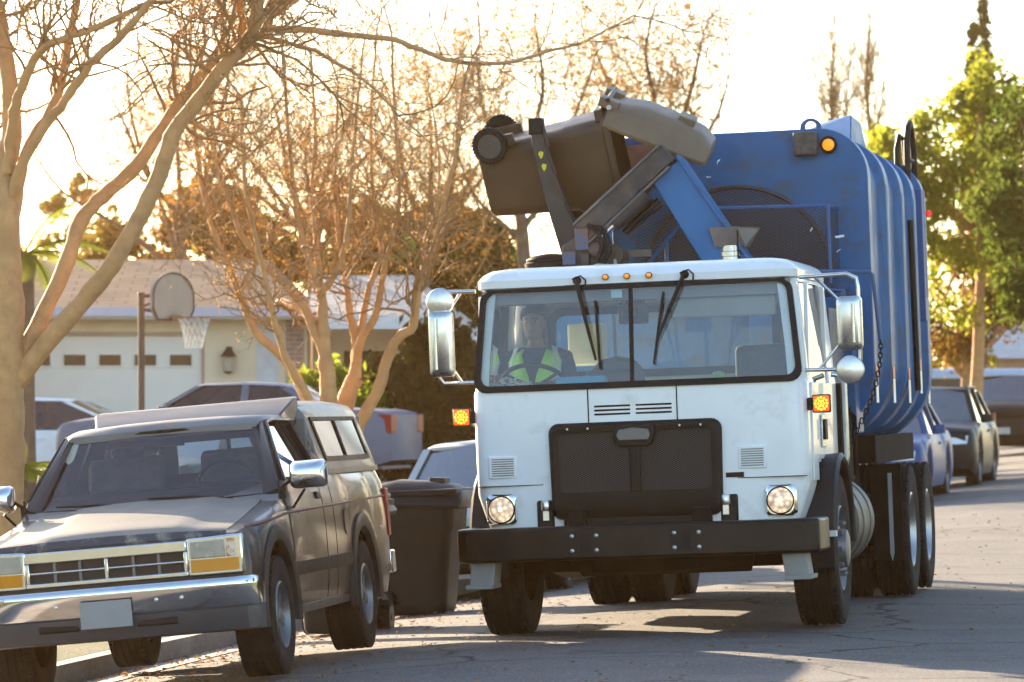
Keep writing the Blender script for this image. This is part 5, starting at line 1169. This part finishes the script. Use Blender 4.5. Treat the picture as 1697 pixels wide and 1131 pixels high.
# main roof: slope toward the street
def roofslab(m, pts, th=.12):
    lo = [(x, y, z-th) for x, y, z in pts]; m.loft([lo, pts])
mb = MB(); roofslab(mb, [(-6.6,-.55,2.55),(2.0,-.55,2.55),(1.2,2.6,3.42),(-4.6,2.6,3.42)]); roofslab(mb, [(-4.6,2.6,3.42),(1.2,2.6,3.42),(2.0,8.3,2.5),(-6.6,8.3,2.5)]); roofslab(mb, [(2.02,-.50,2.54),(2.02,8.2,2.5),(1.22,2.62,3.40)])
mb.build("roof", shing, H)
mb = MB(); roofslab(mb, [(-9,-2.7,2.66),(-2.75,-2.7,2.66),(-2.9,1.0,3.5),(-9,1.0,3.5)]); mb.build("wing_roof", shing, H)
mb = MB(); mb.box(-9, -2.7, -2.78, -2.70, 2.46, 2.66); mb.build("wing_fascia", trimw, H)
mb = MB(); mb.box(-2.9, 1.95, -.64, -.56, 2.42, 2.57); mb.build("gutter_board", M("gutter_lilac", (.50,.45,.50), .35), H)
mb = MB(); mb.box(-2.95, 2.0, -.55, 0, 2.38, 2.42); mb.build("eave_soffit", trimw, H)
# entry porch with sunlight put into its paler roof shingles
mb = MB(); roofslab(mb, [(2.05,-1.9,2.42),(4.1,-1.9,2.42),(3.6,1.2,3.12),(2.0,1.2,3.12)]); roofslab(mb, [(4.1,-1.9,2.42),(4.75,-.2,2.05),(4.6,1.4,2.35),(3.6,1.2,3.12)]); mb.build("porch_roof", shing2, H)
mb = MB(); mb.box(2.05, 4.12, -1.98, -1.9, 2.2, 2.42); mb.loft([[(4.08,-1.92,2.42),(4.12,-1.92,2.30),(4.14,-1.86,2.30),(4.10,-1.86,2.42)],[(4.78,-.2,2.08),(4.80,-.2,1.94),(4.84,-.14,1.94),(4.80,-.14,2.08)]]); mb.build("porch_fascia", M("fascia_white", (.66,.63,.60), .6), H)
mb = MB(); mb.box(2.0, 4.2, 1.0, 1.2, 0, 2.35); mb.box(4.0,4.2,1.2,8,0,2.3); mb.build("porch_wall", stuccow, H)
mb = MB(); mb.box(3.85, 4.0, -1.8, -1.65, 0, 2.3); mb.build("porch_post", M("fascia_white", (0,0,0)), H)
mb = MB(); mb.box(2.5, 3.3, .97, 1.0, .9, 1.9); mb.build("porch_window", M("lite_glass", (0,0,0)), H)
for x, y, dy in ((.72, 0, 0), (-2.86, -.0, 0)):
    mb = MB(); mb.box(x-.05, x+.05, y-.03, y, 1.62, 1.95); mb.tube([(x,y-.02,1.9),(x,y-.14,1.95),(x,y-.16,1.92)], .012, 6)
    mb.lathe([(.02,.18),(.05,.15),(.12,.05),(.13,.03),(.11,.03)], (x,y-.16,1.76), (0,0,1), 10); mb.lathe([(.09,0),(.06,-.02),(.02,-.04)], (x,y-.16,1.56), (0,0,1), 10)
    lp = mb.build("wall_lantern", M("lantern_brown", (.05,.025,.018), .5, .3), H, smooth=40)
    mb = MB(); mb.lathe([(.075,0),(.10,.22)], (x,y-.16,1.565), (0,0,1), 8); mb.build("lantern_glass", M("lantern_pane", (.45,.38,.28), .2, coat=.5), lp)
# far roof and wall at the right edge of the view
H2 = thing("house", "distant low house with a grey roof behind the leafy street trees", "house", (19.5, 150, gz(17, 150)))
mb = MB(); mb.box(-4, 6, 0, 6, 0, 2.7); mb.build("wall", M("far_wall", (.35,.24,.17), .85), H2)
mb = MB(); mb.loft([[(-4.6,-.6,2.7),(6.6,-.6,2.7),(6.6,6.6,2.7),(-4.6,6.6,2.7)],[(-3,3,4.6),(5,3,4.6),(5,3.1,4.6),(-3,3.1,4.6)]]); mb.build("roof", M("far_roof", (.45,.44,.44), .85), H2)
mb = MB(); mb.box(-2.5,-1,-.03,0,.9,2.1); mb.build("window", M("lite_glass", (0,0,0)), H2)

# ================================================================= basketball hoop
B = thing("basketball_hoop", "brown pole basketball hoop with a fan shaped backboard standing beside the driveway", "basketball hoop", at(-5.12, 60))
mb = MB(); mb.tube([(0,0,0),(0,0,2.62)], .048, 14); mb.lathe([(.055,0),(.05,.03),(.002,.04)], (0,0,2.62), (0,0,1), 14); mb.build("pole", M("hoop_brown", (.10,.055,.038), .5, .2, var=.25), B, smooth=40)
mb = MB(); mb.tube([(0,0,2.60),(.38,.02,2.62)], .026, 8); mb.tube([(0,0,2.42),(.38,.02,2.36)], .026, 8); mb.tube([(0,0,2.45),(.38,.02,2.60)], .018, 6); mb.build("arm", M("hoop_brown", (0,0,0)), B)
mb = MB(); n = 14; a0 = [( -.56,.0),(-.50,-.02),(.50,-.02),(.56,.0)]
ptsb = [(-.40,0),(.40,0),(.52,.15),(.52,.32)] + [(.52*cos(R(k*10)), .32+.33*sin(R(k*10))) for k in range(1,18)] + [(-.52,.32),(-.52,.15)]
mb.M = Matrix.Translation((.42,.02,2.27)) @ Matrix.Rotation(R(62), 4, 'Z')
mb.prism(ptsb, 'y', -.025, .025); bd = mb.build("backboard", M("backboard", (.36,.26,.19), .5, var=.06), B)
mb = MB(); mb.M = Matrix.Translation((.42,.02,2.27)) @ Matrix.Rotation(R(62), 4, 'Z'); mb.tube([(a, -.03, b) for a, b in ptsb] + [(ptsb[0][0], -.03, ptsb[0][1])], .016, 5); mb.build("board_edge", M("hoop_brown", (0,0,0)), bd)
rc = Vector((.74,-.16,2.30))
mb = MB(); mb.tube([tuple(rc+Vector((.23*cos(2*pi*k/28), .23*sin(2*pi*k/28), 0))) for k in range(29)], .013, 6); mb.box(.44,.56,-.13,.05,2.25,2.34); rim = mb.build("rim", M("rim_brown", (.30,.14,.07), .5), B)
mb = MB()
for k in range(14):
    for sg in (-1, 1):
        pts = []
        for j in range(6):
            a = 2*pi*k/14 + sg*.22*j; rr_ = lerp(.225, .11, (j/5)**.7); pts.append(tuple(rc + Vector((rr_*cos(a), rr_*sin(a), -.085*j))))
        mb.tube(pts, .006, 4, False)
mb.build("net", M("net_white", (.72,.66,.58), .8), B)

# ================================================================= trees
def W(px, py, d):   # point on the photograph's ray at depth d, used to read limb positions off the picture
    return Vector(((px-848.5)/7200*d, d, 1.5-(py-675)/7200*d))
bark = M("bark_tan", (.49,.27,.115), .85, var=.22, scale=8, bump=.9, bscale=14, c2=(.34,.17,.065), mix=4, thr=(.5,.75))  # sun flare's orange mixed into the bark, twig and pod colours
barkd = M("bark_dark", (.14,.095,.065), .9, var=.25, scale=8, bump=.4, bscale=25)
twigm = M("twig", (.29,.165,.065), .85, var=.2)
podm = leafmat("seed_pod", (.24,.12,.03), (.40,.22,.065), .5)
def smooth_path(pts, m=4):
    out = []
    for i in range(len(pts)-1):
        p0, p1, p2, p3 = pts[max(i-1,0)], pts[i], pts[i+1], pts[min(i+2,len(pts)-1)]
        for k in range(m):
            t = k/m; out.append(.5*((2*p1)+(-p0+p2)*t+(2*p0-5*p1+4*p2-p3)*t*t+(-p0+3*p1-3*p2+p3)*t**3))
    out.append(pts[-1]); return out
def rv(rng): return Vector((rng.gauss(0,1), rng.gauss(0,1), rng.gauss(0,1)))
def twigs(mb, pods, rng, p, d, r, ln, lev, pod=.5, up=.25, podn=5, pods_s=.03, zig=.28, kids=(2,4), spread=.75):
    n = 6 if lev > 1 else 4; pts = [p]; q = p.copy(); dd = d.normalized()
    for k in range(n):
        dd = (dd + rv(rng)*zig*.62 + Vector((0,0,up*.25))).normalized(); q = q + dd*ln/n; pts.append(q.copy())
    mb.tube(pts, [lerp(r, r*.45, k/n) for k in range(n+1)], 5 if r > .012 else 3, False)
    if lev > 0:
        for i in range(rng.randint(*kids)):
            t = rng.uniform(.3, 1.0); k = min(n-1, int(t*n)); b = pts[k].lerp(pts[k+1], t*n-k)
            nd = (dd + rv(rng)*spread*.7 + Vector((0,0,up*.4))).normalized()
            twigs(mb, pods, rng, b, nd, r*.55, ln*rng.uniform(.5,.8), lev-1, pod, up, podn, pods_s, zig, kids, spread)
    if lev == 0 and rng.random() < pod:
        for k in range(podn):
            c = pts[-1] + rv(rng)*pods_s*1.6; s = pods_s*rng.uniform(.5,1.1); a = rv(rng).normalized(); b = a.orthogonal().normalized()
            pods.add([tuple(c-a*s), tuple(c+b*s*.6), tuple(c+a*s), tuple(c-b*s*.6)], [(0,1,2,3)])
def bare_tree(name, label, limbs, d, seed, twspec, base=None, mats=(bark, twigm, podm), group=None, trunk_n=10, zdep=.8):
    """limbs: (pixel path, r0, r1, depth drift); trunk first"""
    rng = random.Random(seed); b = W(*limbs[0][0][0], d); z0 = gz(b.x, d)
    t = thing(name, label, "tree", (b.x, d, z0), (0,0,0), group); off = -Vector((b.x, d, z0))
    tk, tw, pd = MB(), MB(), MB()
    for path, r0, r1, dr, *lo_ in limbs:
        n = len(path); P3 = [W(x, y, d + dr*k/(n-1)) + off for k, (x, y) in enumerate(path)]
        if path is limbs[0][0]: P3[0].z = -.1
        S = smooth_path(P3); m = len(S)
        S = [p + rv(rng)*.004 for p in S]
        tk.tube(S, [lerp(r0, r1, (k/(m-1))**.8)*(1+.05*sin(k*1.7+len(tk.v)))*(1+.02*rng.gauss(0,1)) for k in range(m)], trunk_n)
        cnt, lo, ln, lev, kw = twspec; lo = lo_[0] if lo_ else lo
        if path is limbs[0][0] and len(limbs) > 2: continue
        tl = sum((S[k+1]-S[k]).length for k in range(m-1))
        for i in range(int(cnt*tl)):
            f = lo + (1-lo)*rng.random(); k = min(m-2, int(f*(m-1))); bp = S[k].lerp(S[k+1], f*(m-1)-k)
            dd = (S[k+1]-S[k]).normalized(); nd = (dd*.6 + rv(rng)*.75 + Vector((0,0,.35))).normalized()
            twigs(tw, pd, rng, bp, nd, max(.006, min(.017, lerp(r0, r1, f)*.34)), ln*rng.uniform(.6,1.3), lev, **kw)
        twigs(tw, pd, rng, S[-1], (S[-1]-S[-2]).normalized(), r1*.9, ln*1.1, lev, **kw)
    tk.build("trunk", mats[0], t, smooth=50); tw.build("twigs", mats[1], t)
    if pd.v: pd.build("seed_pods", mats[2], t)
    return t
# big street tree at the left
L1 = [([(4,905),(4,780),(6,680),(10,600),(10,500),(7,420),(7,330)], .20, .125, 0),
      ([(7,350),(8,270),(20,215),(12,120),(0,40),(-20,-60)], .115, .05, .4, .5),
      ([(14,285),(20,220),(26,175),(46,120),(62,90),(90,70),(150,50),(215,20)], .055, .025, -.6),
      ([(12,400),(28,330),(42,250),(75,200),(98,150),(110,90),(122,30),(135,-40)], .055, .03, .8),
      ([(14,345),(36,275),(70,215),(110,165),(150,105),(195,65),(240,15),(280,-40)], .05, .028, -.8),
      ([(8,300),(-10,230),(-14,150)], .06, .04, .5),
      ([(22,625),(60,545),(105,450),(135,365),(170,325),(225,275),(285,190),(320,140),(370,95),(420,60)], .075, .05, .9, .62),
      ([(24,635),(80,565),(150,485),(185,440),(235,350),(270,270),(290,215),(330,165),(372,110),(415,62),(424,20),(430,-40)], .085, .055, -.5, .66),
      ([(410,75),(402,30),(396,-30)], .05, .035, -.3),
      ([(424,50),(450,28),(490,0),(520,-30)], .04, .02, .6),
      ([(432,48),(500,50),(575,58),(650,66),(710,88),(770,104),(840,104),(900,88),(960,72),(1020,42)], .035, .010, 1.2),
      ([(435,60),(520,85),(600,130),(660,190)], .022, .010, -1.0),
      ([(300,190),(340,215),(380,225),(430,218)], .02, .008, .4)]
bare_tree("street_tree", "largest bare street tree, thick tan trunk with two long leaning limbs", L1, 36, 4,
          (6.0, .42, .95, 3, dict(pod=.7, up=.15, podn=5, pods_s=.014, kids=(2,3), zig=.5)))
tw2 = (5.5, .48, .85, 3, dict(pod=.6, up=.3, podn=5, pods_s=.015, kids=(2,3), zig=.45))
A = [([(548,905),(547,800),(545,700),(544,650),(540,597)], .12, .085, 0),
     ([(546,800),(520,700),(503,653),(473,597),(425,552),(391,471),(369,422),(343,348),(325,240),(318,150)], .075, .02, .8),
     ([(545,780),(525,700),(508,655),(482,612),(460,555),(448,500),(425,400),(405,300),(400,160)], .06, .018, -.7),
     ([(540,597),(518,541),(503,508),(470,470),(436,437),(402,393),(380,337),(355,260),(350,160)], .06, .018, .5),
     ([(540,600),(537,560),(534,520),(532,486),(515,440),(500,395),(490,340),(478,230),(470,110)], .075, .016, .2),
     ([(532,486),(550,462),(566,430),(577,374),(581,300),(590,200),(600,100)], .045, .012, -.6),
     ([(531,490),(527,430),(521,374),(517,318),(522,220),(515,90)], .04, .014, .9),
     ([(536,550),(500,515),(470,500),(455,505)], .05, .03, 1.1)]
bare_tree("street_tree", "multi-stem bare tree behind the pickup's camper, stems fanning toward the basketball hoop", A, 45, 21, tw2)
Bt = [([(572,915),(568,800),(565,720),(575,660),(588,627)], .12, .09, 0),
      ([(588,627),(591,590),(590,565),(583,535),(577,500),(570,448),(560,380),(556,280),(560,160)], .07, .014, .3),
      ([(589,600),(600,560),(622,523),(632,470),(640,430),(651,390),(662,318),(655,220),(650,110)], .055, .014, -.7),
      ([(590,590),(598,545),(610,486),(622,450),(633,420),(622,370),(618,320),(614,200),(622,90)], .045, .014, .8),
      ([(576,850),(580,770),(595,705),(625,650),(640,600),(660,560),(685,541),(690,500),(700,456),(712,425),(724,390),(738,330),(755,250),(765,160)], .085, .016, -.9),
      ([(700,456),(705,400),(722,350),(728,280),(720,200)], .03, .012, .6)]
bare_tree("street_tree", "multi-stem bare tree beside the blue sedan, one limb bent toward the truck's mirror", Bt, 45.5, 33, tw2)
# bare trees beyond the truck
tw3 = (7.0, .15, 1.5, 3, dict(pod=.8, up=.25, podn=6, pods_s=.035, kids=(2,4), zig=.5))
C1 = [([(1090,700),(1092,480),(1090,330),(1085,240)], .16, .10, 0), ([(1088,300),(1050,210),(1010,140),(985,80)], .07, .02, 1), ([(1088,260),(1085,170),(1070,90),(1080,30)], .06, .02, -1),
      ([(1090,280),(1130,200),(1150,130),(1165,60)], .07, .02, .6), ([(1095,320),(1150,250),(1190,190),(1210,120)], .06, .015, -.6), ([(1090,300),(1030,250),(990,210)], .04, .015, 1)]
bare_tree("bare_tree", "bare tree thick with seed pods whose crown shows above the open bin lid", C1, 78, 41, tw3, mats=(barkd, twigm, podm))
C2 = [([(870,700),(872,520),(868,420),(860,330)], .15, .10, 0), ([(862,350),(830,250),(800,180),(790,90)], .07, .02, 1), ([(862,330),(880,230),(900,150),(890,60)], .06, .02, -1), ([(866,380),(920,300),(950,200),(980,120)], .06, .02, .6), ([(866,400),(790,330),(760,260)], .05, .02, .6)]
bare_tree("bare_tree", "bare tree behind the lifted bin's wheels, between the truck and the evergreens", C2, 74, 43, tw3, mats=(barkd, twigm, podm))
tw4 = (9.0, .3, .9, 2, dict(pod=.0, up=.7, podn=4, pods_s=.05, kids=(2,4), spread=.5))
bare_tree("slender_tree", "thin bare tree standing straight above the truck's lifting eye", [([(1390,700),(1388,400),(1382,250),(1378,150),(1382,80)], .12, .02, 0), ([(1385,300),(1402,200),(1404,130)], .03, .012, .5)], 100, 51, tw4, mats=(barkd, twigm, podm))
bare_tree("slender_tree", "thin bare tree between the lifting eye and the leafy green tree", [([(1452,700),(1448,400),(1444,250),(1436,140),(1440,60)], .12, .02, 0), ([(1446,260),(1462,170),(1466,90)], .03, .012, .5)], 104, 52, tw4, mats=(barkd, twigm, podm))
# golden bare trees in the gardens behind the street trees
tw5 = (6.0, .1, 1.3, 3, dict(pod=.75, up=.25, podn=6, pods_s=.03, kids=(2,3), zig=.5))
goldpod = leafmat("gold_pod", (.26,.12,.03), (.46,.24,.07), .55)
def gold(label, px, d, seed):
    rg = random.Random(seed); lim = [([(px,760),(px+rg.uniform(-6,6),560),(px+rg.uniform(-10,10),430),(px+rg.uniform(-14,14),340)], .13, .07, 0)]
    for k, a in enumerate((-62,-40,-20,0,18,38,60)):
        y0 = rg.uniform(360, 460); L_ = rg.uniform(190, 330); dx, dy = sin(R(a)), cos(R(a))
        lim.append(([(px,y0),(px+dx*L_*.35+rg.uniform(-10,10),y0-dy*L_*.35-20),(px+dx*L_*.7+rg.uniform(-14,14),y0-dy*L_*.7-40),(px+dx*L_*.9,y0-dy*L_-60)], .06, .014, rg.uniform(-1.5,1.5)))
    bare_tree("bare_tree", label, lim, d, seed, tw5, mats=(barkd, twigm, goldpod))
gold("golden twiggy bare tree behind the basketball hoop", 300, 76, 71)
gold("golden twiggy bare tree behind the two multi-stem street trees", 520, 79, 72)
gold("golden twiggy bare tree behind the limb bent toward the truck's mirror", 705, 82, 73)
# leafy trees
def crown(rng, clumps, n, size, flat=.5):
    mb = MB()
    for i in range(n):
        c, r = clumps[rng.randrange(len(clumps))]
        p = Vector(c) + Vector((rng.gauss(0,.5)*r, rng.gauss(0,.5)*r, rng.gauss(0,.42)*r)); s = size*rng.uniform(.55,1.25)
        a = rv(rng).normalized(); b = a.orthogonal().normalized(); b = (b + a.cross(b)*rng.uniform(-1,1)).normalized(); cc = a.cross(b)*.15*s
        mb.add([tuple(p-a*s), tuple(p+b*s*flat+cc), tuple(p+a*s), tuple(p-b*s*flat+cc)], [(0,1,2,3)])
    return mb
def leafy(name, label, x, y, h, crown_spec, n, size, mat, seed, trunk_r=.15, barkm=None, lean=0, group=None, limbs=6, cat="tree"):
    """crown_spec: list of (dx, dz, rx, rz, number of clumps) ellipses; heights from the ground"""
    rng = random.Random(seed); z = gz(x, y); t = thing(name, label, cat, (x, y, z), (0,0,0), group); clumps = []
    for dx, dz, rx, rz, k in crown_spec:
        for i in range(k):
            v = rv(rng).normalized()*rng.uniform(.45,1.0)**.6; clumps.append(((dx+v.x*rx, v.y*rx*.8, dz+v.z*rz), rng.uniform(.18,.34)*min(rx, rz)+.12))
    if trunk_r:
        mb = MB(); top = Vector((lean, 0, h*.8)); pts = [Vector((0,0,-.1)), Vector((lean*.15+.05,0,h*.25)), Vector((lean*.5,.05,h*.5)), top]
        mb.tube(smooth_path(pts), [lerp(trunk_r, trunk_r*.25, (k/12)) for k in range(13)], 9)
        for i in range(limbs):
            c = Vector(clumps[rng.randrange(len(clumps))][0]); f = rng.uniform(.3,.75); b = pts[1].lerp(top, f); mid = b.lerp(c, .5) + rv(rng)*.2 + Vector((0,0,-.1))
            mb.tube(smooth_path([b, mid, c], 3), [lerp(trunk_r*.45, .015, k/6) for k in range(7)], 6)
        mb.build("trunk", barkm or barkd, t, smooth=50)
    crown(rng, clumps, n, size).build("crown", mat, t); return t
dkgreen = leafmat("leaf_dark", (.030,.045,.012), (.07,.085,.022), .35); olive = leafmat("leaf_olive", (.10,.08,.016), (.22,.15,.03), .5)
bright = leafmat("leaf_bright", (.15,.18,.02), (.36,.36,.04), .62); midg = leafmat("leaf_mid", (.05,.085,.014), (.13,.16,.03), .5); brownl = leafmat("leaf_brown", (.13,.075,.018), (.26,.14,.035), .5)
def px2x(px, y): return (px-848.5)/7200*y
G = "evergreen and shrub crowns behind the house"
for i, (px, y, h, rx, n, mat, lab) in enumerate((
    (235, 88, 5.0, 1.3, 7000, olive, "olive evergreen behind the garage roof, nearest the leaning limbs"),
    (345, 92, 5.6, 1.5, 8000, brownl, "brownish bushy tree behind the garage roof ridge"),
    (455, 95, 5.6, 1.5, 8000, olive, "olive bushy tree between the garage roof and the porch roof"),
    (560, 90, 5.3, 1.4, 8000, brownl, "brown leaved tree behind the porch roof"),
    (665, 92, 5.6, 1.5, 9000, dkgreen, "dark evergreen behind the limb that bends toward the truck's mirror"),
    (760, 86, 5.0, 1.3, 9000, dkgreen, "dark evergreen just below the lifted bin"),
    (835, 97, 5.0, 1.3, 7000, midg, "mid green tree beside the truck's air intake"))):
    leafy("evergreen_tree", lab, px2x(px, y), y, h, [(0,h*.55,rx,h*.42,26)], n, .14, mat, 100+i, .14)  # olive and brown evergreen leaves also carry the flare's orange
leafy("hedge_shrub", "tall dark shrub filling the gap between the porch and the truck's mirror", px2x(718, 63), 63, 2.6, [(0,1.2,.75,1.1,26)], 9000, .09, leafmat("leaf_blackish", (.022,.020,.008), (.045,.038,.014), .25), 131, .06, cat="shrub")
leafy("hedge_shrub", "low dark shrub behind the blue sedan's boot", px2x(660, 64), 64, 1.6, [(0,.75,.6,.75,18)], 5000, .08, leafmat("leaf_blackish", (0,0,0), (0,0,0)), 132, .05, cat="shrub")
leafy("garden_shrub", "bright yellow-green sunlit shrub under the porch roof", px2x(575, 63), 63, 1.9, [(-.3,1.35,.35,.4,12),(.3,1.05,.45,.55,12),(0,.6,.6,.5,8)], 5200, .075, leafmat("leaf_lime", (.12,.18,.015), (.34,.36,.04), .6), 133, .04, cat="shrub")
leafy("street_tree", "tall leafy green tree with many pale limbs behind the truck's tailgate", px2x(1612, 84), 84, 8.0, [(-1.25,6.1,.7,.75,18),(.3,7.0,.75,.8,18),(-.2,6.1,1.3,1.0,24),(.9,6.2,.7,1.3,18),(-.3,4.9,1.3,.9,22),(.8,4.4,.8,1.0,14),(-1.1,4.9,.6,.7,12),(-.3,3.5,1.1,.9,14)], 14500, .08, bright, 140, .16, bark, .35, limbs=22)
leafy("street_tree", "darker leafy tree beside the tall green one, partly out of view", px2x(1715, 80), 80, 7.0, [(0,5.2,1.0,1.7,24),(0,3.4,.8,.9,10)], 8000, .085, midg, 141, .14, bark, -.2, limbs=14)
leafy("street_tree", "brown twiggy tree low behind the tall green tree", px2x(1590, 98), 98, 4.0, [(0,3.6,1.5,1.3,30),(1.0,3.7,.9,1.2,14)], 10000, .075, brownl, 142, .15, bark, .3, limbs=24)
leafy("garden_shrub", "bright low shrub rising above the pale blue van's roof", px2x(1585, 122), 122, 3.2, [(0,2.2,1.1,1.0,18)], 4200, .12, bright, 143, .08, cat="shrub")
for i, (px, y, h, lab) in enumerate(((1612, 118, 11.9, "short dark cypress spire, the lower of two behind the green tree"), (1630, 120, 13.2, "tall dark cypress spire rising above the green tree"))):
    leafy("cypress_tree", lab, px2x(px, y), y, h, [(0,h-.5-.28*k,.05+.018*k,.25,4) for k in range(20)], 5200, .07, dkgreen, 150+i, .1, limbs=2)
# trees across the street, beyond the view but mirrored in glass and chrome
for i, (x, y) in enumerate(((9.5, 22), (11.5, 33), (14.0, 44), (17.5, 56))):
    leafy("street_tree", ("broad leafy tree across the street from the pickup", "broad leafy tree across the street from the truck cab", "broad leafy tree across the street from the truck's tailgate", "broad leafy tree across the street beyond the truck")[i], x+1.5, y, 6.5, [(0,4.3,2.0,1.8,34)], 5200, .2, midg, 170+i, .18, limbs=6)
# palms
def palm(label, x, y, zc, seed, fr, ln, mat, trunk=True):
    rng = random.Random(seed); z = gz(x, y); t = thing("palm", label, "palm", (x, y, z)); mb = MB()
    if trunk:
        k = MB(); k.lathe([(.16,-.1),(.13,zc*.4),(.12,zc*.9),(.16,zc)], (0,0,0), (0,0,1), 10); k.build("trunk", barkd, t, smooth=50)
    for f in range(fr):
        a = 2*pi*f/fr + rng.uniform(-.3,.3); el = rng.uniform(.1,1.2); d = Vector((cos(a)*cos(el), sin(a)*cos(el), sin(el))); p = Vector((0,0,zc)); pts = [p.copy()]; L = ln*rng.uniform(.8,1.15)
        for k in range(8): d = (d + Vector((0,0,-.16))).normalized(); p = p + d*L/8; pts.append(p.copy())
        mb.tube(pts, [.014*(1-k/9)+.003 for k in range(9)], 4, False)
        for k in range(34):
            u = .12+.88*k/33; i = min(7, int(u*8)); b = pts[i].lerp(pts[i+1], u*8-i); dd = (pts[i+1]-pts[i]).normalized(); sdv = dd.cross(Vector((0,0,1))).normalized(); ll = L*.30*sin(pi*min(1,u*.9+.1))**.6
            for s in (-1, 1):
                e = b + (sdv*s*.8 + dd*.6 + Vector((0,0,-.35))).normalized()*ll; w = dd*.011
                mb.add([tuple(b-w), tuple(b+w), tuple(e)], [(0,1,2)])
    mb.build("fronds", mat, t); return t
pm = leafmat("palm_leaf", (.13,.17,.02), (.34,.36,.05), .6)
palm("tall palm with yellow-green drooping fronds behind the largest tree trunk", px2x(40, 52), 52, 3.1, 61, 13, 1.0, pm)
palm("small palm with pale arching fronds low beside the largest tree trunk", px2x(25, 44), 44, .9, 62, 12, .75, pm)
leafy("garden_tree", "faint sparse tree far beyond the roof, between the largest trunk and its limbs", px2x(115, 130), 130, 7.6, [(-.6,6.6,.5,.5,5),(.5,7.2,.5,.45,5),(.2,5.6,1.1,.7,9),(-.9,5.2,.6,.6,6)], 1500, .14, olive, 160, .12, limbs=12)
# wire
mb = MB(); pts = []
for k in range(25):
    t = k/24; pts.append((lerp(5.6, 13.5, t), 90, lerp(10.4, 7.4, t) - .5*4*t*(1-t)*.35))
o = mb.tube(pts, .008, 5) or mb.build("overhead_wire", gasket); tag(o, "thin overhead wire crossing the white sky above the truck", "wire")

# ================================================================= orange haze added to stand in for the sun's lens flare
HZ = MB(); HZ.box(-130, 150, -6, 190, -2.0, 15.0)
hm, N, L = nt("flare_haze"); N.remove(N["Principled BSDF"])
pv = N.new("ShaderNodeVolumePrincipled"); pv.inputs["Color"].default_value = (1.0,.62,.28,1); pv.inputs["Density"].default_value = .00035; pv.inputs["Anisotropy"].default_value = .90
L.new(pv.outputs[0], N["Material Output"].inputs["Volume"])
hz = HZ.build("flare_haze", hm); tag(hz, "warm sunlit haze filling the street", "flare_haze", None, "stuff")
hm.cycles.homogeneous_volume = True if hasattr(hm.cycles, "homogeneous_volume") else None
